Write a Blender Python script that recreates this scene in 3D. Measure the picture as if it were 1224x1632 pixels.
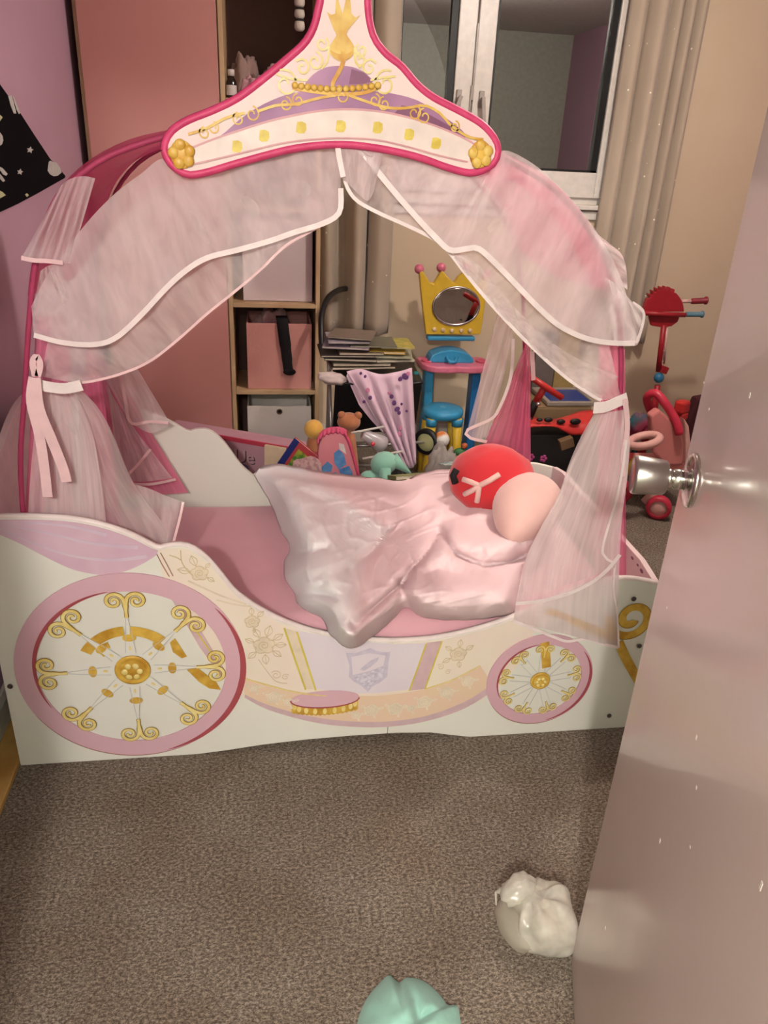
import bpy, bmesh, math, random
import numpy as np
from mathutils import Vector, Matrix, noise
random.seed(7)
for o in list(bpy.data.objects): bpy.data.objects.remove(o, do_unlink=True)
scene = bpy.context.scene
COL = scene.collection
PI = math.pi

# ------------------------------------------------------------------ camera
PITCH, ROLL, YAW, FPX, CAMH = 0.4438559, 0.0513458, 0.1629451, 1230.4707, 1.45
FW = Vector((math.sin(YAW)*math.cos(PITCH), math.cos(YAW)*math.cos(PITCH), -math.sin(PITCH)))
_r0 = Vector((math.cos(YAW), -math.sin(YAW), 0)); _u0 = _r0.cross(FW)
RT = _r0*math.cos(ROLL) + _u0*math.sin(ROLL)
UP = _u0*math.cos(ROLL) - _r0*math.sin(ROLL)
cam_d = bpy.data.cameras.new('camera'); cam = bpy.data.objects.new('camera', cam_d); COL.objects.link(cam)
cam_d.sensor_fit = 'VERTICAL'; cam_d.sensor_height = 36.0; cam_d.lens = 36.0*FPX/1632.0
cam_d.clip_start = 0.02
cam.matrix_world = Matrix(((RT.x, UP.x, -FW.x, 0), (RT.y, UP.y, -FW.y, 0), (RT.z, UP.z, -FW.z, CAMH), (0, 0, 0, 1)))
scene.camera = cam

# ------------------------------------------------------------------ world (night outside) and colour management
w = bpy.data.worlds.new('night_world'); scene.world = w; w.use_nodes = True
w.node_tree.nodes['Background'].inputs[0].default_value = (0.010, 0.012, 0.020, 1)
w.node_tree.nodes['Background'].inputs[1].default_value = 1.0
vs = scene.view_settings
vs.view_transform = 'Standard'; vs.look = 'None'; vs.gamma = 1.0; vs.use_curve_mapping = False
vs.exposure = 0.33
# lamps: (bulb centre, power in watts, colour); the fittings are built with the room
scene.cycles.diffuse_bounces = 2; scene.cycles.max_bounces = 6; scene.cycles.transparent_max_bounces = 9
HALL_LAMP = ((-0.36, -1.15, 2.20), 132.0, (1.0, 0.955, 0.90))
ROOM_LAMP = ((1.25, 2.30, 2.28), 46.0, (1.0, 0.90, 0.80))

# ------------------------------------------------------------------ helpers
def ray(px, py):
    return RT*((px-612.0)/FPX) - UP*((py-816.0)/FPX) + FW
def at(px, py, Y):
    d = ray(px, py); t = Y/d.y
    return Vector((d.x*t, Y, CAMH + d.z*t))
def atz(px, py, z):
    d = ray(px, py); t = (z-CAMH)/d.z
    return Vector((d.x*t, d.y*t, z))
def lin(c):
    return tuple(((v/255.0)/12.92 if v/255.0 <= 0.04045 else ((v/255.0+0.055)/1.055)**2.4) for v in c) + (1.0,)

MATS = {}
def mat(name, col, rough=0.6, metal=0.0, col2=None, nscale=30.0, nmix=0.5, bump=0.0, bscale=80.0, spec=0.4, coat=0.0, sheen=0.0, emit=None, trans=0.0):
    if name in MATS: return MATS[name]
    m = bpy.data.materials.new(name); m.use_nodes = True; MATS[name] = m
    nt = m.node_tree; b = nt.nodes['Principled BSDF']
    b.inputs['Base Color'].default_value = lin(col); b.inputs['Roughness'].default_value = rough
    b.inputs['Metallic'].default_value = metal; b.inputs['Specular IOR Level'].default_value = spec
    b.inputs['Coat Weight'].default_value = coat; b.inputs['Sheen Weight'].default_value = sheen
    b.inputs['Transmission Weight'].default_value = trans
    tc = nt.nodes.new('ShaderNodeTexCoord')
    n = nt.nodes.new('ShaderNodeTexNoise'); n.inputs['Scale'].default_value = nscale; n.inputs['Detail'].default_value = 2
    nt.links.new(tc.outputs['Object'], n.inputs['Vector'])
    c2 = col2 if col2 else tuple(max(0, v*0.93) for v in col)
    mx = nt.nodes.new('ShaderNodeMix'); mx.data_type = 'RGBA'
    mx.inputs['A'].default_value = lin(col); mx.inputs['B'].default_value = lin(c2)
    rp = nt.nodes.new('ShaderNodeMapRange'); rp.inputs['From Min'].default_value = 0.5-0.5*nmix; rp.inputs['From Max'].default_value = 0.5+0.5*nmix
    nt.links.new(n.outputs['Fac'], rp.inputs['Value']); nt.links.new(rp.outputs['Result'], mx.inputs['Factor'])
    nt.links.new(mx.outputs['Result'], b.inputs['Base Color'])
    if bump > 0:
        n2 = nt.nodes.new('ShaderNodeTexNoise'); n2.inputs['Scale'].default_value = bscale; n2.inputs['Detail'].default_value = 3
        nt.links.new(tc.outputs['Object'], n2.inputs['Vector'])
        bp = nt.nodes.new('ShaderNodeBump'); bp.inputs['Strength'].default_value = bump; bp.inputs['Distance'].default_value = 0.01
        nt.links.new(n2.outputs['Fac'], bp.inputs['Height']); nt.links.new(bp.outputs['Normal'], b.inputs['Normal'])
    if emit:
        b.inputs['Emission Color'].default_value = tuple(emit[1]) + (1,); b.inputs['Emission Strength'].default_value = emit[0]
    return m

def sheer_mat(name, col, op, wr=0.22, scale=9.0):
    if name in MATS: return MATS[name]
    m = bpy.data.materials.new(name); m.use_nodes = True; MATS[name] = m
    nt = m.node_tree; nt.nodes.clear()
    out = nt.nodes.new('ShaderNodeOutputMaterial')
    tr = nt.nodes.new('ShaderNodeBsdfTransparent'); df = nt.nodes.new('ShaderNodeBsdfDiffuse'); tl = nt.nodes.new('ShaderNodeBsdfTranslucent')
    df.inputs['Color'].default_value = lin(col); tl.inputs['Color'].default_value = lin(col)
    m1 = nt.nodes.new('ShaderNodeMixShader'); m1.inputs[0].default_value = 0.35
    nt.links.new(df.outputs[0], m1.inputs[1]); nt.links.new(tl.outputs[0], m1.inputs[2])
    tc = nt.nodes.new('ShaderNodeAttribute'); tc.attribute_name = 'weave'; n = nt.nodes.new('ShaderNodeTexNoise')      # 'weave': across and along the cloth
    n.inputs['Scale'].default_value = scale; n.inputs['Detail'].default_value = 2; n.inputs['Distortion'].default_value = 0.4
    nt.links.new(tc.outputs['Vector'], n.inputs['Vector'])
    mr = nt.nodes.new('ShaderNodeMapRange'); mr.inputs['From Min'].default_value = 0.3; mr.inputs['From Max'].default_value = 0.7
    mr.inputs['To Min'].default_value = max(0, op-wr); mr.inputs['To Max'].default_value = min(1, op+wr)
    nt.links.new(n.outputs['Fac'], mr.inputs['Value'])
    m2 = nt.nodes.new('ShaderNodeMixShader')
    nt.links.new(mr.outputs['Result'], m2.inputs[0]); nt.links.new(tr.outputs[0], m2.inputs[1]); nt.links.new(m1.outputs[0], m2.inputs[2])
    nt.links.new(m2.outputs[0], out.inputs[0])
    return m

class MB:
    """collects geometry for ONE mesh object"""
    def __init__(s): s.v = []; s.f = []; s.mi = []; s.cur = 0
    def add(s, vs_, fs_):
        o = len(s.v); s.v += [tuple(v) for v in vs_]
        for f in fs_: s.f.append([i+o for i in f]); s.mi.append(s.cur)
        return s
    def box(s, c, d, rot=None):
        x, y, z = d[0]/2, d[1]/2, d[2]/2
        P = [Vector(q) for q in ((-x,-y,-z),(x,-y,-z),(x,y,-z),(-x,y,-z),(-x,-y,z),(x,-y,z),(x,y,z),(-x,y,z))]
        if rot is not None: P = [rot @ q for q in P]
        P = [q + Vector(c) for q in P]
        return s.add(P, [(0,3,2,1),(4,5,6,7),(0,1,5,4),(1,2,6,5),(2,3,7,6),(3,0,4,7)])
    def tube(s, pts, r, n=8, cap=True):
        pts = [Vector(p) for p in pts]; m = len(pts)
        rs = r if isinstance(r, (list, tuple)) else [r]*m
        rings = []; prev = None
        for i, p_ in enumerate(pts):
            t = (pts[min(i+1, m-1)] - pts[max(i-1, 0)]).normalized()
            if prev is None:
                a = Vector((0,0,1)) if abs(t.z) < 0.9 else Vector((1,0,0))
                u = t.cross(a).normalized()
            else:
                u = (prev - t*prev.dot(t)).normalized()
            prev = u; v = t.cross(u)
            rings.append([p_ + (u*math.cos(2*PI*k/n) + v*math.sin(2*PI*k/n))*rs[i] for k in range(n)])
        vs_ = [q for rg in rings for q in rg]; fs_ = []
        for i in range(m-1):
            for k in range(n):
                a = i*n+k; b = i*n+(k+1) % n
                fs_.append((a, b, b+n, a+n))
        if cap:
            fs_.append(tuple(reversed(range(n)))); fs_.append(tuple((m-1)*n+k for k in range(n)))
        return s.add(vs_, fs_)
    def lathe(s, prof, n=24, M=None, cap=True):
        """prof: (radius, height) pairs about +Z, then matrix M"""
        vs_ = []; fs_ = []
        for (r, h) in prof:
            for k in range(n):
                a = 2*PI*k/n; q = Vector((r*math.cos(a), r*math.sin(a), h))
                vs_.append(M @ q if M is not None else q)
        m = len(prof)
        for i in range(m-1):
            for k in range(n):
                a = i*n+k; b = i*n+(k+1) % n
                fs_.append((a, b, b+n, a+n))
        if cap:
            fs_.append(tuple(reversed(range(n)))); fs_.append(tuple((m-1)*n+k for k in range(n)))
        return s.add(vs_, fs_)
    def prism(s, poly, M, d):
        """polygon (x,y) in M's plane, extruded d along M's z"""
        n = len(poly)
        vs_ = [M @ Vector((x, y, 0)) for x, y in poly] + [M @ Vector((x, y, d)) for x, y in poly]
        fs_ = [tuple(reversed(range(n))), tuple(range(n, 2*n))] + [(i, (i+1) % n, n+(i+1) % n, n+i) for i in range(n)]
        return s.add(vs_, fs_)
    def grid(s, fn, nu, nv, closeu=False):
        vs_ = [fn(i/(nu-1) if not closeu else i/nu, j/(nv-1)) for j in range(nv) for i in range(nu)]; fs_ = []
        for j in range(nv-1):
            for i in range(nu if closeu else nu-1):
                a = j*nu+i; b = j*nu+(i+1) % nu
                fs_.append((a, b, b+nu, a+nu))
        return s.add(vs_, fs_)
    def ellipsoid(s, c, r, n=20, m=12, rot=None, nz=0.0, ns=8.0, sd=0.0, p=1.0):
        c = Vector(c)
        def fn(u, v):
            a = 2*PI*u; b = PI*(v-0.5)
            cb = math.copysign(abs(math.cos(b))**p, math.cos(b)); sb = math.copysign(abs(math.sin(b))**p, math.sin(b))
            q = Vector((cb*math.cos(a), cb*math.sin(a), sb))
            if nz: q *= 1 + nz*noise.noise(q*ns*0.3 + Vector((sd, sd*1.7, 0)))
            q = Vector((q.x*r[0], q.y*r[1], q.z*r[2]))
            if rot is not None: q = rot @ q
            return c + q
        return s.grid(fn, n, m, True)

def obj(name, mb, m, parent=None, smooth=False, bevel=0.0, solid=0.0, sub=0, recalc=True, loc=None):
    me = bpy.data.meshes.new(name); me.from_pydata(mb.v, [], mb.f)
    if isinstance(m, (list, tuple)):
        for q in m: me.materials.append(q)
        me.polygons.foreach_set('material_index', mb.mi)
    else: me.materials.append(m)
    if recalc:
        bm = bmesh.new(); bm.from_mesh(me); bmesh.ops.recalc_face_normals(bm, faces=bm.faces); bm.to_mesh(me); bm.free()
    if smooth: me.polygons.foreach_set('use_smooth', [True]*len(me.polygons))
    o = bpy.data.objects.new(name, me); COL.objects.link(o)
    if parent is not None: o.parent = parent; 
    if loc is not None:
        o.location = loc; me.transform(Matrix.Translation(-Vector(loc)))
    if solid: md = o.modifiers.new('thick', 'SOLIDIFY'); md.thickness = solid; md.offset = 0
    if bevel: md = o.modifiers.new('bevel', 'BEVEL'); md.width = bevel; md.segments = 2; md.limit_method = 'ANGLE'; md.angle_limit = 0.7
    if sub: md = o.modifiers.new('sub', 'SUBSURF'); md.levels = sub; md.render_levels = sub
    return o
def tag(o, label, cat, group=None):
    o['label'] = label; o['category'] = cat
    if group: o['group'] = group
    return o
def struct(o, label=None):
    o['kind'] = 'structure'
    if label: o['label'] = label
    return o
def thing(name, label, cat, loc=(0,0,0), group=None):
    o = bpy.data.objects.new(name, None); COL.objects.link(o); o.empty_display_size = 0.05
    o.location = loc
    bpy.context.view_layer.update()
    return tag(o, label, cat, group)
def part(name, mb, m, parent, **k):
    """geometry given in world coordinates, parented to a thing (or part) that may stand anywhere"""
    o = obj(name, mb, m, None, **k)
    off = Vector((0,0,0)); q = parent
    while q is not None: off += Vector(q.location); q = q.parent
    o.data.transform(Matrix.Translation(-off)); o.parent = parent
    return o
def catmull(P, n):
    """resample a polyline of tuples to n points on a smooth curve, evenly by index"""
    P = [Vector(q) for q in P]; m = len(P); out = []
    L = [0.0]
    for a, b in zip(P, P[1:]): L.append(L[-1] + (b-a).length)
    tot = L[-1]
    for k in range(n):
        s = tot*k/(n-1); i = 0
        while i < m-2 and L[i+1] < s: i += 1
        t = (s-L[i])/max(1e-9, L[i+1]-L[i])
        p0, p1, p2, p3 = P[max(i-1,0)], P[i], P[i+1], P[min(i+2,m-1)]
        t2, t3 = t*t, t*t*t
        out.append(0.5*((2*p1) + (p2-p0)*t + (2*p0-5*p1+4*p2-p3)*t2 + (3*p1-p0-3*p2+p3)*t3))
    return out
def rotz(a): return Matrix.Rotation(a, 3, 'Z')
def rotx(a): return Matrix.Rotation(a, 3, 'X')
def roty(a): return Matrix.Rotation(a, 3, 'Y')

# ------------------------------------------------------------------ room shell
YB = 3.90          # window wall
YD = 0.17          # wall with the door
XL, XR, ZC = -0.715, 2.75, 2.40
M_carpet = None
def carpet_material():
    m = bpy.data.materials.new('carpet_brown_grey'); m.use_nodes = True; nt = m.node_tree; b = nt.nodes['Principled BSDF']
    b.inputs['Roughness'].default_value = 0.95; b.inputs['Specular IOR Level'].default_value = 0.1
    tc = nt.nodes.new('ShaderNodeTexCoord')
    n1 = nt.nodes.new('ShaderNodeTexNoise'); n1.inputs['Scale'].default_value = 150; n1.inputs['Detail'].default_value = 5; n1.inputs['Roughness'].default_value = 0.95
    n2 = nt.nodes.new('ShaderNodeTexNoise'); n2.inputs['Scale'].default_value = 5; n2.inputs['Detail'].default_value = 3
    mp = nt.nodes.new('ShaderNodeMapping'); mp.inputs['Scale'].default_value = (0.8, 1.2, 1)
    nt.links.new(tc.outputs['Object'], mp.inputs['Vector']); nt.links.new(mp.outputs['Vector'], n1.inputs['Vector'])
    nt.links.new(tc.outputs['Object'], n2.inputs['Vector'])
    cr = nt.nodes.new('ShaderNodeValToRGB'); e = cr.color_ramp.elements
    e[0].position = 0.41; e[0].color = lin((80, 71, 63)); e[1].position = 0.60; e[1].color = lin((184, 171, 156))
    q = e.new(0.5); q.color = lin((124, 111, 99))
    nt.links.new(n1.outputs['Fac'], cr.inputs['Fac'])
    mx = nt.nodes.new('ShaderNodeMix'); mx.data_type = 'RGBA'; mx.blend_type = 'MULTIPLY'; mx.inputs['Factor'].default_value = 0.5
    c2 = nt.nodes.new('ShaderNodeValToRGB'); f = c2.color_ramp.elements
    f[0].position = 0.35; f[0].color = lin((205, 190, 178)); f[1].position = 0.65; f[1].color = (1, 1, 1, 1)
    nt.links.new(n2.outputs['Fac'], c2.inputs['Fac'])
    nt.links.new(cr.outputs['Color'], mx.inputs['A']); nt.links.new(c2.outputs['Color'], mx.inputs['B'])
    nt.links.new(mx.outputs['Result'], b.inputs['Base Color'])
    bp = nt.nodes.new('ShaderNodeBump'); bp.inputs['Strength'].default_value = 0.6; bp.inputs['Distance'].default_value = 0.003
    nt.links.new(n1.outputs['Fac'], bp.inputs['Height']); nt.links.new(bp.outputs['Normal'], b.inputs['Normal'])
    return m
M_carpet = carpet_material()
M_lilac = mat('paint_lilac_pink', (196, 156, 174), 0.85, col2=(190, 150, 168), nscale=3, bump=0.05, bscale=200)
M_cream = mat('paint_cream', (224, 201, 174), 0.85, col2=(218, 194, 166), nscale=3, bump=0.05, bscale=200)
M_ceil = mat('paint_ceiling_white', (235, 232, 225), 0.9)
M_hall = mat('paint_hall_grey_green', (224, 228, 214), 0.9)
M_upvc = mat('white_upvc', (232, 222, 214), 0.35)
M_white = mat('white_gloss_paint', (228, 222, 212), 0.4)
M_pine = mat('pine_strip', (206, 164, 96), 0.5, col2=(178, 132, 70), nscale=12)
M_black = mat('black_gasket', (12, 11, 12), 0.5)

struct(obj('floor', MB().box((1.0, 1.15, -0.03), (3.6, 5.9, 0.06)), M_carpet))
struct(obj('ceiling', MB().box((1.0, 1.15, ZC+0.03), (3.6, 5.9, 0.06)), M_ceil))
struct(obj('wall_left', MB().box((XL-0.05, (YD+YB)/2, ZC/2), (0.1, YB-YD+0.1, ZC)), M_lilac))
struct(obj('wall_right', MB().box((XR+0.05, (YD+YB)/2, ZC/2), (0.1, YB-YD+0.1, ZC)), M_lilac))
# window wall with its opening
WX0, WX1, WZ0, WZ1 = 0.52, 1.68, 1.225, 2.22
b = MB(); T = 0.14; yc = YB+T/2
b.box(((XL-.1+WX0)/2, yc, ZC/2), (WX0-XL+.1, T, ZC)); b.box(((WX1+XR+.1)/2, yc, ZC/2), (XR+.1-WX1, T, ZC))
b.box(((WX0+WX1)/2, yc, WZ0/2), (WX1-WX0, T, WZ0)); b.box(((WX0+WX1)/2, yc, (WZ1+ZC)/2), (WX1-WX0, T, ZC-WZ1))
struct(obj('wall_back', b, M_cream))
# door wall with its opening
DX0, DX1, DZ = -0.45, 0.335, 2.02
b = MB(); yc = YD-0.05
b.box(((-0.8+DX0)/2, yc, ZC/2), (DX0+0.8, 0.1, ZC)); b.box(((DX1+XR+.1)/2, yc, ZC/2), (XR+.1-DX1, 0.1, ZC))
b.box(((DX0+DX1)/2, yc, (DZ+ZC)/2), (DX1-DX0, 0.1, ZC-DZ))
struct(obj('wall_front', b, M_hall))
# hallway behind the doorway
b = MB(); b.box((-0.85, -0.86, ZC/2), (0.1, 1.86, ZC)); b.box((1.5, -0.86, ZC/2), (0.1, 1.86, ZC)); b.box((0.32, -1.75, ZC/2), (2.5, 0.1, ZC))
struct(obj('wall_hall', b, M_hall))
# left skirting: white board plus pine strip on the carpet edge
struct(obj('baseboard_left', MB().prism([(0,0),(0.018,0),(0.018,0.085),(0.010,0.10),(0,0.10)], Matrix(((1,0,0,XL),(0,0,1,YD+0.02),(0,1,0,0),(0,0,0,1))), YB-YD-0.06), M_white))
struct(obj('trim_1', MB().box((XL+0.018+0.0325, 1.30, 0.009), (0.065, 2.2, 0.018)), M_pine, bevel=0.003))
struct(obj('baseboard_back', MB().box(((XL+XR)/2, YB-0.008, 0.05), (XR-XL-0.1, 0.016, 0.10)), M_white, bevel=0.003))
# door frame
b = MB(); b.box((DX0-0.005, YD-0.05, DZ/2), (0.03, 0.13, DZ)); b.box((DX1+0.005, YD-0.05, DZ/2), (0.03, 0.13, DZ)); b.box(((DX0+DX1)/2, YD-0.05, DZ), (DX1-DX0+0.04, 0.13, 0.03))
struct(obj('trim_2', b, M_white, bevel=0.003))

# ------------------------------------------------------------------ window
def glass_material():
    m = bpy.data.materials.new('night_window_glass'); m.use_nodes = True; nt = m.node_tree; nt.nodes.clear()
    out = nt.nodes.new('ShaderNodeOutputMaterial'); tr = nt.nodes.new('ShaderNodeBsdfTransparent'); gl = nt.nodes.new('ShaderNodeBsdfGlossy')
    gl.inputs['Roughness'].default_value = 0.0; gl.inputs['Color'].default_value = (0.95, 0.97, 0.95, 1); tr.inputs['Color'].default_value = (0.9, 0.93, 0.92, 1)
    fr = nt.nodes.new('ShaderNodeFresnel'); fr.inputs['IOR'].default_value = 4.6
    mx = nt.nodes.new('ShaderNodeMixShader'); nt.links.new(fr.outputs[0], mx.inputs[0]); nt.links.new(tr.outputs[0], mx.inputs[1]); nt.links.new(gl.outputs[0], mx.inputs[2])
    nt.links.new(mx.outputs[0], out.inputs[0]); return m
M_glass = glass_material()
M_handle = mat('handle_grey_white', (176, 164, 156), 0.35)
win = bpy.data.objects.new('window_1', None); COL.objects.link(win); win.location = (1.1, YB, WZ0); win['kind'] = 'structure'; win['label'] = 'white framed double casement window at night'
bpy.context.view_layer.update()
yw = YB+0.05
b = MB(); fw = 0.045
b.box((WX0+fw/2, yw, (WZ0+WZ1)/2), (fw, 0.07, WZ1-WZ0)); b.box((WX1-fw/2, yw, (WZ0+WZ1)/2), (fw, 0.07, WZ1-WZ0))
b.box(((WX0+WX1)/2, yw, WZ0+fw/2), (WX1-WX0-2*fw, 0.07, fw)); b.box(((WX0+WX1)/2, yw, WZ1-fw/2), (WX1-WX0-2*fw, 0.07, fw))
b.box((0.948, yw, (WZ0+WZ1)/2), (0.05, 0.066, WZ1-WZ0-2*fw))
part('window_frame', b, M_upvc, win, bevel=0.004)
def casement(x0, x1, g0, g1, gz0, hx, tilt):
    z0, z1 = WZ0+fw-0.012, WZ1-fw+0.012; gz1 = z1-0.085; ys = yw-0.03
    b = MB()
    b.box(((x0+g0)/2, ys, (z0+z1)/2), (g0-x0, 0.05, z1-z0)); b.box(((x1+g1)/2, ys, (z0+z1)/2), (x1-g1, 0.05, z1-z0))
    b.box(((g0+g1)/2, ys, (z0+gz0)/2), (g1-g0, 0.05, gz0-z0)); b.box(((g0+g1)/2, ys, (z1+gz1)/2), (g1-g0, 0.05, z1-gz1))
    s = part('sash', b, M_upvc, win, bevel=0.004)
    b = MB(); gt = 0.012
    b.box((g0+gt/2, ys+0.004, (gz0+gz1)/2), (gt, 0.03, gz1-gz0)); b.box((g1-gt*1.3, ys+0.004, (gz0+gz1)/2), (gt*2.6, 0.03, gz1-gz0))
    b.box(((g0+g1)/2, ys+0.004, gz0+0.005), (g1-g0, 0.03, 0.010))
    part('gasket', b, M_black, s)
    part('pane', MB().box(((g0+g1)/2, ys+0.012, (gz0+gz1)/2), (g1-g0, 0.006, gz1-gz0)), M_glass, s)
    hz = 1.655
    b = MB(); b.box((hx, ys-0.030, hz), (0.024, 0.012, 0.07)); b.tube([(hx, ys-0.03, hz), (hx, ys-0.062, hz)], 0.009)
    R = roty(tilt)
    b.box(Vector((hx, ys-0.066, hz)) + R @ Vector((0, 0, -0.055)), (0.018, 0.012, 0.13), R)
    part('window_handle', b, M_handle, s, bevel=0.003)
casement(WX0+0.03, 0.945, 0.605, 0.862, 1.372, 0.885, 0.35)
casement(0.952, WX1-0.03, 1.035, 1.600, 1.372, 0.992, -0.12)
b = MB(); b.box(((WX0+WX1)/2, YB-0.022, WZ0-0.008), (WX1-WX0+0.06, 0.045, 0.022)); b.box(((WX0+WX1)/2, YB-0.010, WZ0-0.046), (WX1-WX0+0.02, 0.018, 0.04))
part('window_sill', b, M_upvc, win, bevel=0.004)
b = MB(); b.box((0.948, yw-0.060, 1.80), (0.010, 0.008, 0.30)); b.box((0.941, yw-0.060, 1.60), (0.007, 0.008, 0.22))
part('window_catch', b, M_handle, win, bevel=0.002)
# outside: the dark night beyond is the world

# ------------------------------------------------------------------ door with knob
DE = Vector((0.577, 0.934, 0)); DH = Vector((0.335, 0.19, 0)); dd = (DE-DH).normalized(); dn = Vector((-dd.y, dd.x, 0))   # dn: towards the bed side
M_door = mat('door_pinkish_gloss', (220, 198, 192), 0.22, col2=(213, 189, 182), nscale=2.5, spec=0.5, coat=0.25, bump=0.02, bscale=30)
M_chrome = mat('chrome_knob', (205, 200, 195), 0.18, 1.0)
M_satin = mat('satin_knob', (190, 186, 182), 0.3, 1.0)
door = bpy.data.objects.new('door_1', None); COL.objects.link(door); door.location = DH; door['kind'] = 'structure'; door['label'] = 'pinkish painted door standing open beside the bed'
bpy.context.view_layer.update()
L = (DE-DH).length; th = 0.04
Md = Matrix(((dd.x, -dn.x, 0, DH.x), (dd.y, -dn.y, 0, DH.y), (0, 0, 1, 0), (0, 0, 0, 1)))   # local x along the door, y away from the viewer, z up
b = MB()
def dbox(b, x0, x1, y0, y1, z0, z1):
    P = [Md @ Vector((x, y, z)) for x, y, z in ((x0,y0,z0),(x1,y0,z0),(x1,y1,z0),(x0,y1,z0),(x0,y0,z1),(x1,y0,z1),(x1,y1,z1),(x0,y1,z1))]
    return b.add(P, [(0,3,2,1),(4,5,6,7),(0,1,5,4),(1,2,6,5),(2,3,7,6),(3,0,4,7)])
dbox(b, 0, L, 0, th, 0.006, 2.0)
part('door_leaf', b, M_door, door, bevel=0.002)
kc = Vector((L-0.060, 0, 1.065))
Mk = Md @ Matrix.Translation(kc) @ Matrix.Rotation(PI/2, 4, 'X')      # +Z of the lathe points to the viewer's side
kn = part('knob_rose', MB().lathe([(0.001,0),(0.037,0),(0.037,0.004),(0.034,0.007),(0.022,0.010),(0.014,0.012),(0.014,0.014)], 40, Mk), M_chrome, door, smooth=True)
part('knob_neck', MB().lathe([(0.0135,0.010),(0.0135,0.024),(0.0115,0.026),(0.0115,0.027),(0.013,0.029),(0.013,0.036)], 32, Mk), M_chrome, kn, smooth=True)
part('knob', MB().lathe([(0.013,0.034),(0.021,0.0345),(0.0235,0.037),(0.0265,0.074),(0.0255,0.0775),(0.022,0.079),(0.021,0.078),(0.001,0.078)], 48, Mk), M_satin, kn, smooth=True)
random.seed(5)
M_chip = mat('paint_chip_white', (236, 226, 216), 0.5)
for (px, py, h) in ((1195,630,.006),(1122,610,.002),(1130,652,.003),(1063,968,.003),(1110,1175,.006),(1052,1340,.006),(1110,1255,.004),(965,1479,.007),(1100,1350,.003),(1213,1412,.009)):
    # project the mark on the door face
    d = ray(px, py); n2 = dn; t = (DH - Vector((0,0,CAMH))).dot(n2)/d.dot(n2); q = Vector((0,0,CAMH)) + d*t
    lx = (q-DH).dot(dd); part('paint_chip', dbox(MB(), lx-0.0018, lx+0.0018, -0.0004, 0.0004, q.z-h/2, q.z+h/2), M_chip, door)

# ------------------------------------------------------------------ lamps that light the place
def globe_lamp(name, spec, label):
    c, st, colr = spec
    t = thing(name, label, 'lamp', (c[0], c[1], ZC))
    part('ceiling_rose', MB().lathe([(0.001,0),(0.055,0),(0.05,-0.025),(0.012,-0.03),(0.001,-0.03)], 24, Matrix.Translation((c[0],c[1],ZC))), M_white, t, smooth=True)
    part('flex', MB().tube([(c[0],c[1],ZC-0.03),(c[0],c[1],c[2]+0.085)], 0.006), M_white, t)
    part('bulb', MB().ellipsoid((c[0],c[1],c[2]+0.05), (0.03,0.03,0.04), 20, 14), mat(name+'_glow', (255,240,220), 0.5, emit=(12.0, colr)), t, smooth=True)
    ld = bpy.data.lights.new(name+'_light', 'POINT'); ld.energy = st; ld.color = colr; ld.shadow_soft_size = 0.05
    lo_ = bpy.data.objects.new(name+'_light', ld); COL.objects.link(lo_); lo_.location = (0, 0, c[2]-ZC-0.04); lo_.parent = t
globe_lamp('hall_lamp', HALL_LAMP, 'bare glowing bulb hanging from the hallway ceiling')
globe_lamp('pendant_lamp', ROOM_LAMP, 'bare glowing bulb hanging from the bedroom ceiling')

# ------------------------------------------------------------------ carriage bed
YF, YK = 1.582, 2.385            # outer faces of the front and back panels
BX0, BX1, SEAM = -0.631, 1.000, 0.300
M_board = mat('white_laminate', (236, 232, 222), 0.32, col2=(231, 226, 215), nscale=2)
M_edge = mat('pale_pink_edge', (240, 222, 218), 0.4)
def XZ(px, py, Y=YF):
    q = at(px, py, Y); return (q.x, q.z)
def curve2(P, n): return [(q.x, q.y) for q in catmull([(x, y, 0) for x, y in P], n)]
TOP = [XZ(*q) for q in ((0,826),(60,826),(110,829),(150,836),(185,846),(215,858),(238,870),(252,876),(264,873),(277,871),(292,871),(310,878),(330,894),(350,917),(370,942),(395,962),(420,977),(450,992),(490,1006),(530,1015),(580,1021),(629,1023.5),(690,1019.5),(740,1010),(790,996),(830,981),(870,963),(910,945),(945,932),(980,925),(1010,925),(1043,931))]
TOP = [(BX0, TOP[0][1]-0.004)] + TOP + [(BX1, TOP[-1][1]-0.010)]
topc = curve2(TOP, 120)
botc = [(BX0, 0.0), (-0.20, 0.0), (-0.13, 0.006), (-0.03, 0.018), (0.08, 0.026), (0.20, 0.030), (0.33, 0.030), (0.42, 0.024), (0.48, 0.010), (0.53, 0.0), (BX1, 0.0)]
def yz_plane(Y): return Matrix(((1,0,0,0),(0,0,1,Y),(0,1,0,0),(0,0,0,1)))       # local (x,y) -> world (X,Z); extrude +Y
def board_poly(x0, x1):
    def interp(C, x):
        for a, c in zip(C, C[1:]):
            if a[0] <= x <= c[0]: return a[1] + (c[1]-a[1])*(x-a[0])/max(1e-9, c[0]-a[0])
        return C[-1][1]
    up = [(x0, interp(topc, x0))] + [q for q in topc if x0+1e-4 < q[0] < x1-1e-4] + [(x1, interp(topc, x1))]
    lo = [(x0, interp(botc, x0))] + [q for q in botc if x0+1e-4 < q[0] < x1-1e-4] + [(x1, interp(botc, x1))]
    return up + lo[::-1]
bed = thing('carriage_bed', 'white toddler bed shaped like a storybook carriage with pink wheels', 'bed', ((BX0+BX1)/2, (YF+YK)/2, 0))
fr_ = part('front_panel', MB().prism(board_poly(BX0, SEAM-0.0006), yz_plane(YF), 0.016), M_board, bed, bevel=0.0015)
fr2 = part('front_panel', MB().prism(board_poly(SEAM+0.0006, BX1), yz_plane(YF), 0.016), M_board, bed, bevel=0.0015)
part('back_panel', MB().prism(board_poly(BX0, BX1), yz_plane(YK-0.016), 0.016), M_board, bed, bevel=0.0015)
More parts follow.
